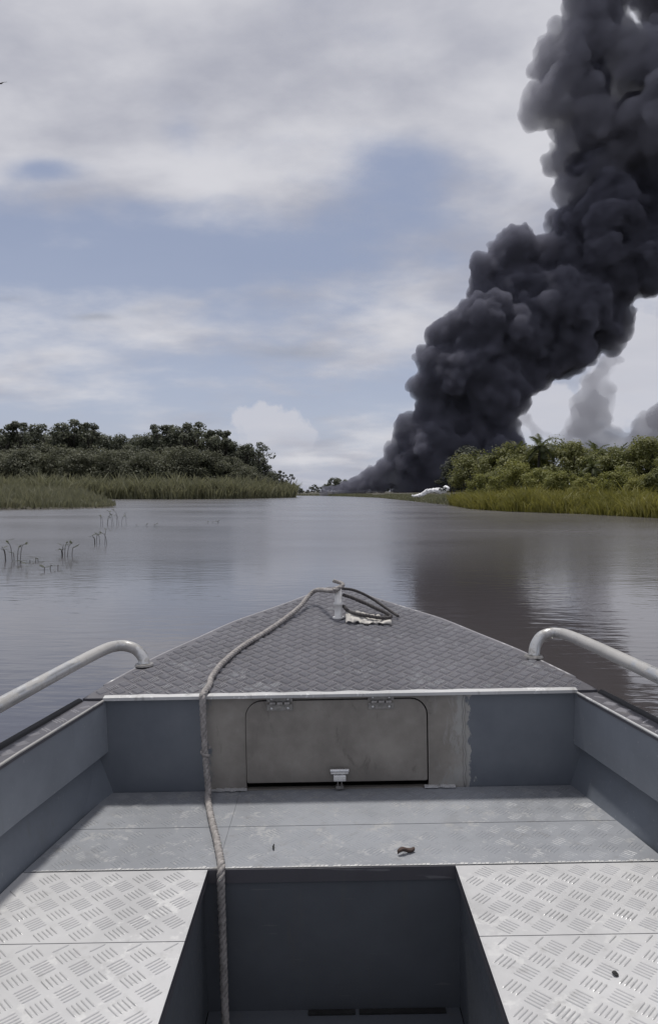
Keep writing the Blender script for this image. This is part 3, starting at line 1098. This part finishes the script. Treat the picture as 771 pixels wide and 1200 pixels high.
def tread(name, parent, mat, inside, x0, x1, y0, y1, zf, height=0.0016, ts=TS, frame=None):
    """five-bar tread plate: groups of five raised bars, alternating direction"""
    V, Fc = [], []
    m0, m1 = int(math.floor(x0 / ts)) - 1, int(math.ceil(x1 / ts)) + 1
    n0, n1 = int(math.floor(y0 / ts)) - 1, int(math.ceil(y1 / ts)) + 1
    sc = ts / TS
    L, W, PT = 0.0205 * sc, 0.0031 * sc, 0.0094 * sc
    for m in range(m0, m1 + 1):
        for n in range(n0, n1 + 1):
            if (m + n) % 2:
                continue
            ang = math.pi / 4 if m % 2 == 0 else -math.pi / 4
            dx, dy = math.cos(ang), math.sin(ang)
            for b in range(-2, 3):
                cx, cy = m * ts - dy * b * PT, n * ts + dx * b * PT
                if not all(inside(cx + dx * L * t, cy + dy * L * t) for t in (-1, 0, 1)):
                    continue
                loc = [(-L, 0, 0), (-L * 0.7, W, 0), (L * 0.7, W, 0), (L, 0, 0), (L * 0.7, -W, 0), (-L * 0.7, -W, 0),
                       (-L * 0.72, W * 0.35, 1), (L * 0.72, W * 0.35, 1), (L * 0.72, -W * 0.35, 1), (-L * 0.72, -W * 0.35, 1)]
                base = len(V)
                for (a, c, h) in loc:
                    X, Y = cx + a * dx - c * dy, cy + a * dy + c * dx
                    V.append((X, Y, zf(X, Y) + (height if h else -0.0004)) if frame is None else frame(X, Y, height if h else -0.0004))
                for q in ((6, 9, 8, 7), (1, 6, 7, 2), (5, 4, 8, 9), (0, 6, 1), (0, 9, 6), (0, 5, 9), (3, 2, 7), (3, 7, 8), (3, 8, 4)):
                    Fc.append(tuple(base + i for i in q[::-1]))
    o = mesh_obj(name, V, Fc, mat, parent)
    o['kind'] = 'stuff'
    return o


# hull shell
def hull():
    ys = [-1.7, -0.7, 0.3, 1.25, 1.835, 2.33, 2.68, 3.06, 3.33, 3.585]
    prof = []
    for y in ys:
        g = hw(y) + 0.085 if y <= YB else dk(y)
        zt = ZG - 0.012 if y <= YB else deck_z(y) - 0.012
        t = max(0.0, (y - 1.8) / 1.8)
        prof.append([(g, zt), (g - 0.02 - 0.05 * t * g, zt - 0.16), (g * (0.86 - 0.25 * t), -0.02 + 0.25 * t * t), (g * (0.45 - 0.2 * t), -0.17 + 0.35 * t * t), (0.0, -0.20 + 0.42 * t * t)])
    V, Fc = [], []
    for y, p in zip(ys, prof):
        row = [(x, y, z) for x, z in p] + [(-x, y, z) for x, z in reversed(p[:-1])]
        V += row
    n = 9
    for i in range(len(ys) - 1):
        for j in range(n - 1):
            a = i * n + j
            Fc.append((a, a + 1, a + n + 1, a + n))
    Fc.append(tuple(range(n)))
    o = mesh_obj('hull', V, Fc, M['hull_paint'], boat)
    s = o.modifiers.new('thickness', 'SOLIDIFY')
    s.thickness = 0.006
    s.offset = 0
    return o


hull()

# foredeck sheet with folded edge
ys = [YB - 0.018, 2.42, 2.55, 2.68, 2.87, 3.06, 3.2, 3.33, 3.46, 3.585]
top = [(-dk(y) if y > YB else -dk(YB), y, deck_z(y)) for y in ys] + [(dk(y) if y > YB else dk(YB), y, deck_z(y)) for y in reversed(ys)]
b = MB()
b.slab(list(reversed(top)), (0, 0, -0.008))
deck = b.build('foredeck', M['deck'], boat)
tread('tread_pattern', deck, M['deck_tread'], lambda x, y: YB - 0.005 < y < 3.56 and abs(x) < dk(y) - 0.012, -0.85, 0.85, 2.3, 3.6, lambda x, y: deck_z(y), 0.0042, ts=0.0295)
for s in (-1, 1):
    b = MB()
    pts = [(s * (dk(y) + 0.004), y, deck_z(y) - 0.004) for y in ys[1:]]
    b.tube(catmull(pts, 3), 0.006, 6)
    b.build('deck_edge', M['deck_tread'], boat, True)
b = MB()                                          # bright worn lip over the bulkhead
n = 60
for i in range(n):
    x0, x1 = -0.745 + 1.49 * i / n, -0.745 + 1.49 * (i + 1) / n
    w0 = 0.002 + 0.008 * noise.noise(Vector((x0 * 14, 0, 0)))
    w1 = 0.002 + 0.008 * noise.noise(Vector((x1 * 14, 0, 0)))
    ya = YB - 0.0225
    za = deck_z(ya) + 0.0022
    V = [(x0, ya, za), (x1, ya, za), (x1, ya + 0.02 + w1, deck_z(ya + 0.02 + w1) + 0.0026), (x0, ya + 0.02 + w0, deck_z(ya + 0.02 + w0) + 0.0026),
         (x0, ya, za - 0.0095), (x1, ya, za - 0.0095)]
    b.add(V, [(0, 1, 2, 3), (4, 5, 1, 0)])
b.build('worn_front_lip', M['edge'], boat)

# bulkhead with locker opening
OX0, OX1, OZ0, OZ1, OR = -0.302, 0.277, 0.2625, 0.548, 0.055


def rr_pts(x0, x1, z0, z1, r_top, r_bot, n=7):
    pts = []
    for (cx, cz, a0, rad) in ((x1 - r_top, z1 - r_top, 0, r_top), (x0 + r_top, z1 - r_top, 90, r_top), (x0 + r_bot, z0 + r_bot, 180, r_bot), (x1 - r_bot, z0 + r_bot, 270, r_bot)):
        for i in range(n):
            a = R(a0 + 90 * i / (n - 1))
            pts.append((cx + rad * math.cos(a), cz + rad * math.sin(a)))
    return pts


def bulkhead():
    inner = rr_pts(OX0, OX1, OZ0, OZ1, OR, 0.004)
    x0, x1, z0, z1 = -0.80, 0.80, 0.255, 0.563
    V, Fc = [], []
    corner = {0: (x1, z1), 1: (x0, z1), 2: (x0, z0), 3: (x1, z0)}
    n = len(inner)
    outer = []
    for i, (x, z) in enumerate(inner):
        q = i // 7
        t = i % 7
        cx, cz = corner[q]
        if t == 3:
            outer.append((cx, cz))
        elif (t < 3) == (q in (0, 2)):
            outer.append((cx, z))
        else:
            outer.append((x, cz))
    for (x, z) in inner:
        V.append((x, YB, z))
    for (x, z) in outer:
        V.append((x, YB, z))
    for (x, z) in inner:
        V.append((x, YB + 0.02, z))
    for i in range(n):
        j = (i + 1) % n
        Fc.append((i, j, n + j, n + i))
        Fc.append((j, i, 2 * n + i, 2 * n + j))
    return mesh_obj('bulkhead', V, Fc, M['bulkhead'], boat)


bulkhead()
b = MB()
d = rr_pts(OX0 + 0.0015, OX1 - 0.004, 0.283, OZ1 - 0.003, OR - 0.003, 0.006)
b.slab([(x, YB - 0.004, z) for x, z in d], (0, 0.012, 0))
door = b.build('locker_door', M['door'], boat, bevel=0.002)
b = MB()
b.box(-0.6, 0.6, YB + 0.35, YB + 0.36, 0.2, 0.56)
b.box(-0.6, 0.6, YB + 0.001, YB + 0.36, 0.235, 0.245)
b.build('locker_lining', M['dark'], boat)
for (u, nm) in ((331, 'hinge'), (450, 'hinge')):
    cx = (u - CX) / F * YB - BX
    h = MB()
    h.box(cx - 0.041, cx + 0.041, YB - 0.0075, YB - 0.0045, 0.515, 0.5355)
    h.box(cx - 0.041, cx + 0.041, YB - 0.0075, YB - 0.0045, 0.5425, 0.5605)
    for j in (-0.031, -0.008, 0.015):
        h.tube([(cx + j, YB - 0.010, 0.539), (cx + j + 0.018, YB - 0.010, 0.539)], 0.0066, 8)
    ho = h.build('hinge', M['hinge'], door, bevel=0.001)
    for sx in (-0.026, 0.026):
        for z in (0.523, 0.5525):
            sc = MB()
            sc.tube([(cx + sx, YB - 0.0074, z), (cx + sx, YB - 0.0098, z)], [0.0042, 0.003], 10)
            sc.build('screw', M['chrome'], ho, True)
cx = (400 - CX) / F * YB - BX
la = MB()
la.box(cx - 0.028, cx + 0.028, YB - 0.018, YB - 0.0042, 0.312, 0.323)
la.box(cx - 0.020, cx + 0.020, YB - 0.026, YB - 0.006, 0.292, 0.3115)
la.tube([(cx - 0.03, YB - 0.016, 0.3235), (cx + 0.03, YB - 0.016, 0.3235)], 0.006, 8)
lo = la.build('latch', M['chrome'], door, bevel=0.0025)
kp = MB()
kp.box(cx - 0.012, cx + 0.012, YB - 0.022, YB - 0.004, 0.2665, 0.276)
kp.tube([(cx - 0.006, YB - 0.02, 0.276), (cx - 0.006, YB - 0.02, 0.292)], 0.002, 6)
kp.tube([(cx + 0.006, YB - 0.02, 0.276), (cx + 0.006, YB - 0.02, 0.292)], 0.002, 6)
kp.build('latch_keeper', M['hinge'], boat)
# weld seam and lifted paint edge by the right of the locker
b = MB()
pts = [(0.391 + 0.0025 * math.sin(i * 1.7), YB - 0.001, 0.262 + 0.298 * i / 24) for i in range(25)]
b.tube(pts, 0.004, 6)
b.build('weld_seam', M['bulkhead'], boat, True)
# torn sill strip at the foot of the opening
for (xa, xb) in ((-0.425, -0.30), (0.262, 0.36)):
    b = MB()
    n = 14
    for i in range(n):
        x0, x1 = xa + (xb - xa) * i / n, xa + (xb - xa) * (i + 1) / n
        za = 0.268 + 0.006 * noise.noise(Vector((x0 * 40, 1, 0)))
        b.box(x0, x1 - 0.0004, YB - 0.016 - 0.004 * noise.noise(Vector((x0 * 50, 7, 0))), YB - 0.001, 0.2635, za)
    b.build('sill_strip', M['edge'], boat)

# side linings: upper box panel, recessed lower wall, gunwale cap, rubber strip
PY = [-1.7, 0.3, 1.25, 1.835, 2.3285]
for s in (-1, 1):
    b = MB()
    up = [(s * (hw(y) + 0.018), y) for y in PY]
    V, Fc = [], []
    for (x, y) in up:
        V += [(x, y, ZG - 0.003), (x - s * 0.004, y, 0.392), (x + s * 0.05, y, 0.392)]
    for i in range(len(up) - 1):
        a = i * 3
        Fc += [(a, a + 1, a + 4, a + 3), (a + 1, a + 2, a + 5, a + 4)]
    b.add(V, Fc)
    b.build('side_panel', M['panel_paint'], boat)
    b = MB()
    V, Fc = [], []
    for y in PY:
        V += [(s * (hw(y) + 0.052), y, 0.40), (s * (hw(y) + 0.012), y, ZF - 0.03)]
    for i in range(len(PY) - 1):
        a = i * 2
        Fc.append((a, a + 1, a + 3, a + 2))
    b.add(V, Fc)
    b.build('side_wall', M['hull_paint'], boat)
    b = MB()
    V, Fc = [], []
    gy = PY[:-1] + [2.30]
    for y in gy:
        i_, o_ = hw(y) + 0.014, hw(y) + 0.078
        V += [(s * i_, y, ZG - 0.012), (s * i_, y, ZG), (s * o_, y, ZG), (s * o_, y, ZG - 0.02)]
    for i in range(len(gy) - 1):
        a = i * 4
        for j in range(3):
            Fc.append((a + j, a + j + 1, a + j + 5, a + j + 4))
    b.add(V, Fc)
    gw = b.build('gunwale_cap', M['deck'], boat)
    tread('tread_pattern', gw, M['deck_tread'], lambda x, y: (hw(y) + 0.02 < s * x < hw(y) + 0.074) and y < 2.28, -0.95, 0.95, 0.6, 2.3, lambda x, y: ZG, 0.002)
    b = MB()
    b.tube([(s * (hw(y) + 0.014), y, ZG) for y in gy], 0.004, 6)
    b.build('gunwale_bead', M['edge' if s > 0 else 'rail'], boat, True)
    b = MB()
    b.tube([(s * (hw(y) + 0.088), y, ZG - 0.004) for y in gy], 0.014, 8)
    b.build('rubber_strip', M['rubber'], boat, True)

# grab rails
for s, zt, zf in ((-1, 0.675, 0.0), (1, 0.705, 0.0)):
    if s < 0:
        path = [(-0.683, 2.585, deck_z(2.585)), (-0.690, 2.595, 0.632), (-0.722, 2.60, 0.664), (-0.775, 2.585, 0.677), (-0.815, 2.45, 0.677), (-0.878, 1.87, 0.672), (-0.93, 1.2, 0.67), (-0.96, 0.2, 0.67)]
    else:
        path = [(0.688, 2.60, deck_z(2.60)), (0.700, 2.615, 0.648), (0.728, 2.62, 0.680), (0.772, 2.60, 0.692), (0.803, 2.46, 0.696), (0.845, 1.87, 0.700), (0.885, 1.2, 0.70), (0.93, 0.2, 0.70)]
    b = MB()
    b.tube(catmull(path, 8), 0.0195, 14)
    rl = b.build('grab_rail', M['rail'], boat, True)
    p0 = Vector(path[0])
    f = MB()
    f.tube([p0 + Vector((0, 0, 0.001)), p0 + Vector((0, 0, 0.007))], [0.034, 0.031], 16)
    f.build('rail_foot', M['hinge'], rl)

# floor plates
def plate(poly, name, mat, tmat, inside, th):
    b = MB()
    b.slab(list(reversed(poly)), (0, 0, -0.004))
    p = b.build(name, mat, boat)
    xs, ys_ = [q[0] for q in poly], [q[1] for q in poly]
    tread('tread_pattern', p, tmat, inside, min(xs), max(xs), min(ys_), max(ys_), lambda x, y: ZF, th)
    return p


WX0, WX1 = -0.345, 0.277                           # hatch well
XS = -0.322                                        # seam under the rope
G = 0.0014
for (y0, y1) in ((YS + 0.001, 2.072), (2.072, YB - 0.002)):
    for (xa, xb) in ((None, XS), (XS, None)):
        la_, lb_ = (lambda y, v=xa: (-hw(y) - 0.01 if v is None else v + 0.0004)), (lambda y, v=xb: (hw(y) + 0.01 if v is None else v - 0.0004))
        poly = [(la_(y0), y0 + G, ZF), (lb_(y0), y0 + G, ZF), (lb_(y1), y1 - G, ZF), (la_(y1), y1 - G, ZF)]
        plate(poly, 'floor_plate', M['floor_paint'], M['floor_tread'],
              lambda x, y, y0=y0, y1=y1, la_=la_, lb_=lb_: y0 + 0.004 < y < y1 - 0.004 and la_(y) + 0.004 < x < lb_(y) - 0.006, 0.0009)
for (y0, y1) in ((-0.2, 0.75), (0.75, 1.537), (1.537, YS)):
    for side in (-1, 1):
        if side < 0:
            poly = [(-hw(y0) - 0.01, y0 + G, ZF), (WX0, y0 + G, ZF), (WX0, y1 - G, ZF), (-hw(y1) - 0.01, y1 - G, ZF)]
            ins = lambda x, y, y0=y0, y1=y1: y0 + 0.003 < y < y1 - 0.003 and -hw(y) < x < WX0 - 0.003
        else:
            poly = [(WX1, y0 + G, ZF), (hw(y0) + 0.01, y0 + G, ZF), (hw(y1) + 0.01, y1 - G, ZF), (WX1, y1 - G, ZF)]
            ins = lambda x, y, y0=y0, y1=y1: y0 + 0.003 < y < y1 - 0.003 and WX1 + 0.003 < x < hw(y)
        plate(poly, 'tread_plate', M['plate'], M['plate_tread'], ins, 0.0018)
# bright scuffed step edge along the seam
b = MB()
n = 150
for i in range(n):
    x0 = -0.80 + 1.60 * i / n
    if abs(x0) > hw(YS) - 0.01:
        continue
    w = 0.004 + 0.012 * abs(noise.noise(Vector((x0 * 23, 5, 0)))) + random.uniform(0, 0.006)
    b.add([(x0, YS + 0.0005, ZF + 0.0022), (x0 + 1.6 / n * 0.9, YS + 0.0005, ZF + 0.0022), (x0 + 1.6 / n * 0.9 + 0.003, YS + w, ZF + 0.0012), (x0 + 0.004, YS + w, ZF + 0.0012)], [(0, 1, 2, 3)])
b.build('scuffed_seam', M['edge'], boat)
# hatch well: folded flange and lining
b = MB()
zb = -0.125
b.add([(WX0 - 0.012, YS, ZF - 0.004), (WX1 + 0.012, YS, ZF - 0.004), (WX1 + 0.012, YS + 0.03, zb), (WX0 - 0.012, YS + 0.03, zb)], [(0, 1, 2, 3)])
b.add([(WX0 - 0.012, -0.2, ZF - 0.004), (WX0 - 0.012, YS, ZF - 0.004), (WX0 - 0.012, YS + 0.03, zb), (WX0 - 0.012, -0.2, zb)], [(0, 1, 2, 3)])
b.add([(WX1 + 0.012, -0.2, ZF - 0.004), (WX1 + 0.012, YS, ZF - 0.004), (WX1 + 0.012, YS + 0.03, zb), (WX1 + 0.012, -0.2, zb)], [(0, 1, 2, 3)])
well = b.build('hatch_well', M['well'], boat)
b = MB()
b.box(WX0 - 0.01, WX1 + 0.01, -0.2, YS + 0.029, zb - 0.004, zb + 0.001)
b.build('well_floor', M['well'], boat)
b = MB()
b.box(-0.1, 0.02, YS + 0.006, YS + 0.022, zb + 0.0015, zb + 0.006)
b.box(0.03, 0.25, YS + 0.006, YS + 0.022, zb + 0.0015, zb + 0.006)
b.build('well_foot_strip', M['black'], boat)  # thin black strips along the foot of the far wall
b = MB()
b.box(WX0, WX1, YS - 0.003, YS - 0.0005, ZF - 0.034, ZF)
fl = b.build('hatch_flange', M['deck'], boat)
tread('tread_pattern', fl, M['plate_tread'], lambda x, y: WX0 + 0.004 < x < WX1 - 0.004 and -0.033 < y < -0.001, WX0, WX1, -0.04, 0.0, None, 0.0016, frame=lambda X, Y, h: (X, YS - 0.003 - h, ZF + Y))
for s, wx in ((1, WX0), (-1, WX1)):
    b = MB()
    b.box(min(wx, wx - s * 0.0025) if s > 0 else wx, wx if s > 0 else wx + 0.0025, -0.2, YS - 0.003, ZF - 0.03, ZF - 0.0005)
    f2 = b.build('hatch_flange', M['deck'], boat)
    tread('tread_pattern', f2, M['plate_tread'], lambda x, y: 0.8 < x < YS - 0.01 and -0.029 < y < -0.001, 0.8, YS, -0.04, 0.0, None, 0.0016, frame=lambda X, Y, h, s=s, wx=wx: (wx + s * h, X, ZF + Y))
b = MB()                                            # transom bench aft, behind the eye
b.box(-0.9, 0.9, -1.68, -0.21, ZF - 0.004, ZF)
b.build('aft_floor', M['floor_paint'], boat)

# bow post
px, py = (400 - CX) / F * 3.085 - BX, 3.085
pz = deck_z(py)
b = MB()
b.tube([(px, py, pz), (px, py, pz + 0.006), (px, py, pz + 0.006), (px, py, pz + 0.055), (px, py, pz + 0.058), (px, py, pz + 0.066), (px, py, pz + 0.068), (px, py, pz + 0.120), (px, py, pz + 0.126)],
       [0.026, 0.026, 0.0165, 0.0165, 0.021, 0.021, 0.0155, 0.0155, 0.012], 16)
b.build('bow_post', M['white'], boat, True)


# ------------------------------------------------------------------ rope, rag, litter (world space, lying on the boat)
tilt = Matrix.Rotation(R(-1.0), 4, 'Y')


def on_boat(x, y, z):
    """boat coordinates to the world"""
    return Vector((BX, 0, BZ)) + tilt @ Vector((x, y, z))


def rope_obj(name, path, rad, pitch_len, mat, parent=None):
    pts = catmull(path, 14)
    P = [pts[0]]
    acc = 0
    step = pitch_len / 7
    for i in range(1, len(pts)):                  # resample evenly
        seg = pts[i] - pts[i - 1]
        L = seg.length
        while acc + L >= step:
            t = (step - acc) / L
            P.append(P[-1] * 0 + pts[i - 1] + seg * t)
            pts[i - 1] = P[-1]
            seg = pts[i] - pts[i - 1]
            L = seg.length
            acc = 0
        acc += L
    frames, prev = [], None
    for i, p in enumerate(P):
        t = (P[min(i + 1, len(P) - 1)] - P[max(i - 1, 0)]).normalized()
        a = t.orthogonal().normalized() if prev is None else (prev - t * prev.dot(t)).normalized()
        prev = a
        frames.append((p, a, t.cross(a)))
    b = MB()
    for st in range(3):
        line = []
        for i, (p, a, c) in enumerate(frames):
            th = 2 * math.pi * (st / 3 + i / 7)
            wob = 1 + 0.12 * noise.noise(Vector((i * 0.21, st * 3.0, 0)))
            line.append(p + (a * math.cos(th) + c * math.sin(th)) * rad * 0.42 * wob)
        b.tube(line, rad * 0.66, 6)
    return b.build(name, mat, parent, True)


def dpt(u, v, lift):
    """point on the foredeck seen at a photo pixel, in boat coordinates"""
    k = (v - V0) / F
    eye = CAMH - BZ
    y = (eye - 0.57 + 0.14 * YB) / (0.14 + k)
    x = (u - CX) / F * y - BX
    return (x, y, deck_z(y) + 0.0026 + lift + x * 0.0)


rr = 0.0102
path = [on_boat(px + 0.012, py - 0.02, pz + 0.135), on_boat(px - 0.022, py - 0.012, pz + 0.118), on_boat(*dpt(372, 709, rr + 0.05)), on_boat(*dpt(352, 720, rr + 0.012)), on_boat(*dpt(322, 739, rr)), on_boat(*dpt(288, 760, rr)),
        on_boat(*dpt(264, 780, rr)), on_boat(*dpt(251, 797, rr)), on_boat(*dpt(248.5, 806, rr))]
xe = path[-1].x - BX
path += [on_boat(xe, YB - 0.030, 0.576), on_boat(xe + 0.001, YB - 0.040, 0.555), on_boat(xe + 0.003, YB - 0.043, 0.48), on_boat(xe + 0.006, YB - 0.045, 0.40), on_boat(xe + 0.012, YB - 0.048, 0.32),
         on_boat(xe + 0.016, YB - 0.058, 0.285), on_boat(xe + 0.020, YB - 0.09, ZF + rr + 0.001), on_boat(xe + 0.048, 2.12, ZF + rr), on_boat(xe + 0.085, 1.98, ZF + rr), on_boat(xe + 0.112, 1.87, ZF + rr),
         on_boat(xe + 0.120, YS - 0.004, ZF + rr), on_boat(xe + 0.121, YS - 0.021, ZF - 0.012), on_boat(xe + 0.122, YS - 0.026, ZF - 0.06), on_boat(xe + 0.124, YS - 0.032, ZF - 0.17), on_boat(xe + 0.128, YS - 0.05, ZF - 0.30), on_boat(xe + 0.138, YS - 0.10, zb + rr + 0.002), on_boat(xe + 0.165, 1.55, zb + rr + 0.001), on_boat(xe + 0.20, 1.2, zb + rr + 0.001)]
rope = empty('mooring_rope', on_boat(xe, YB - 0.04, 0.4))
tag(rope, 'long grey brown rope running from the bow post over the bulkhead into the hatch', 'rope')
keep_world(rope_obj('rope_run', path, rr, 0.048, M['rope']), rope)
kn = [on_boat(xe + 0.008 + 0.013 * math.cos(a), YB - 0.046 + 0.013 * math.sin(a), 0.415 - 0.004 * a) for a in np.linspace(0, 6.3, 10)]
keep_world(rope_obj('knot', kn, 0.0042, 0.03, M['rope']), rope)
lp = [on_boat(px + 0.022 * math.cos(a), py + 0.022 * math.sin(a), pz + 0.103 + 0.006 * a) for a in np.linspace(2.5, 9.0, 12)]
keep_world(rope_obj('rope_turn', lp, 0.008, 0.04, M['rope']), rope)
tail = [on_boat(px + 0.02, py - 0.01, pz + 0.10), on_boat(px + 0.06, py + 0.0, pz + 0.085), on_boat(px + 0.12, py + 0.0, pz + 0.058), on_boat(px + 0.17, py - 0.02, pz + 0.036), on_boat(px + 0.215, py - 0.05, pz + 0.016),
        on_boat(px + 0.19, py - 0.085, pz + 0.012), on_boat(px + 0.12, py - 0.07, pz + 0.02), on_boat(px + 0.05, py - 0.03, pz + 0.03), on_boat(px + 0.02, py + 0.02, pz + 0.05)]
keep_world(rope_obj('rope_tail', tail, 0.0075, 0.04, M['rope_dark']), rope)
tail2 = [on_boat(px + 0.0, py + 0.02, pz + 0.125), on_boat(px + 0.07, py + 0.05, pz + 0.11), on_boat(px + 0.14, py + 0.06, pz + 0.075), on_boat(px + 0.21, py + 0.02, pz + 0.03), on_boat(px + 0.25, py - 0.03, pz + 0.008)]
keep_world(rope_obj('rope_tail', tail2, 0.006, 0.035, M['rope_dark']), rope)

# crumpled rag lying under the rope's tail
nx, ny = 26, 16
V, Fc = [], []
for j in range(ny):
    for i in range(nx):
        a, c = i / (nx - 1), j / (ny - 1)
        x = px + 0.028 + 0.185 * a
        y = py - 0.085 + 0.085 * c - 0.035 * a + 0.01 * noise.noise(Vector((a * 5, c * 5, 2)))
        wdt = math.sin(math.pi * min(1, 0.12 + a)) ** 0.5 if a < 0.88 else math.sin(math.pi * min(1, 0.12 + 0.88)) ** 0.5
        z = deck_z(y) + 0.006 + 0.030 * (1 - a) * c + 0.022 * abs(noise.noise(Vector((a * 6, c * 4, 0)))) + 0.008 * abs(noise.noise(Vector((a * 16, c * 11, 5))))
        V.append(on_boat(x, y, z))
for j in range(ny - 1):
    for i in range(nx - 1):
        a = j * nx + i
        Fc.append((a, a + 1, a + nx + 1, a + nx))
o = mesh_obj('rag', V, Fc, M['rag'], None, True)
md = o.modifiers.new('thickness', 'SOLIDIFY')
md.thickness = 0.003
tag(o, 'crumpled pale rag lying on the foredeck right of the white post', 'rag')

# litter on the floor
def floor_pt(u, v, lift=0.0):
    z = ZF + 0.0012
    y = (CAMH - BZ - z) * F / (v - V0)
    return ((u - CX) / F * y - BX, y, z + lift)


lx, ly, lz = floor_pt(479, 1006)
V, Fc = [], []
n = 14
for i in range(n + 1):
    t = i / n
    w = 0.007 * (math.sin(math.pi * (0.08 + 0.84 * t)) ** 0.6) * (0.75 if 0.42 < t < 0.58 else 1.0)
    cx_, cy_ = lx - 0.023 + 0.046 * t, ly - 0.010 + 0.020 * t
    for k_ in range(5):
        a = -1 + k_ * 0.5
        V.append(on_boat(cx_ - 0.3 * w * a, cy_ + w * a, lz + 0.002 + 0.010 * a * a + 0.004 * math.sin(t * 6)))
for i in range(n):
    for k_ in range(4):
        a = i * 5 + k_
        Fc.append((a, a + 1, a + 6, a + 5))
o = mesh_obj('dry_leaf', V, Fc, M['brown'], None, True)
md = o.modifiers.new('thickness', 'SOLIDIFY')
md.thickness = 0.0015
tag(o, 'small curled brown leaf on the grey floor by the hatch edge', 'leaf')
b = MB()
x, y, z = floor_pt(322, 1000)
b.tube([on_boat(x, y, z + 0.003), on_boat(x - 0.002, y + 0.012, z + 0.004), on_boat(x - 0.001, y + 0.028, z + 0.003)], [0.0018, 0.0028, 0.0014], 6)
tag(b.build('twig', M['black'], None, True), 'tiny dark twig on the grey floor between rope and brown leaf', 'twig')
bm = bmesh.new()
x, y, z = floor_pt(729, 1157)
bmesh.ops.create_icosphere(bm, subdivisions=2, radius=0.006)
for v in bm.verts:
    v.co *= 1 + 0.5 * noise.noise(v.co * 180)
    v.co.z *= 0.6
me = bpy.data.meshes.new('pebble')
bm.to_mesh(me)
bm.free()
me.materials.append(M['black'])
o = bpy.data.objects.new('pebble', me)
o.location = on_boat(x, y, z + 0.003)
C.objects.link(o)
tag(o, 'small black pebble on the bright tread plate at the right', 'pebble')

# bird high on the left
bd = 60.0
bx_, bz_ = (6 - CX) / F * bd, CAMH + (V0 - 105) / F * bd
b = MB()
b.tube([(bx_ - 0.22, bd, bz_), (bx_ - 0.1, bd, bz_ + 0.02), (bx_ + 0.08, bd, bz_ + 0.01), (bx_ + 0.2, bd, bz_)], [0.015, 0.06, 0.05, 0.02], 8)
bird = empty('bird', (bx_, bd, bz_))
tag(bird, 'small dark bird flying high at the left edge of the sky', 'bird')
keep_world(b.build('body', M['black'], None, True), bird)
for s in (-1, 1):
    b = MB()
    root_ = Vector((bx_ - 0.02, bd + s * 0.05, bz_ + 0.03))
    pts = [root_, root_ + Vector((s * 0.22, s * 0.1, 0.16)), root_ + Vector((s * 0.5, s * 0.18, 0.10 + 0.12 * s))]
    b.add([pts[0] + Vector((-0.07, 0, 0)), pts[1] + Vector((-0.06, 0, 0)), pts[2], pts[1] + Vector((0.07, 0, -0.01)), pts[0] + Vector((0.08, 0, -0.01))], [(0, 1, 3, 4), (1, 2, 3)])
    wng = b.build('wing', M['black'], None)
    md = wng.modifiers.new('thickness', 'SOLIDIFY')
    md.thickness = 0.02
    keep_world(wng, bird)
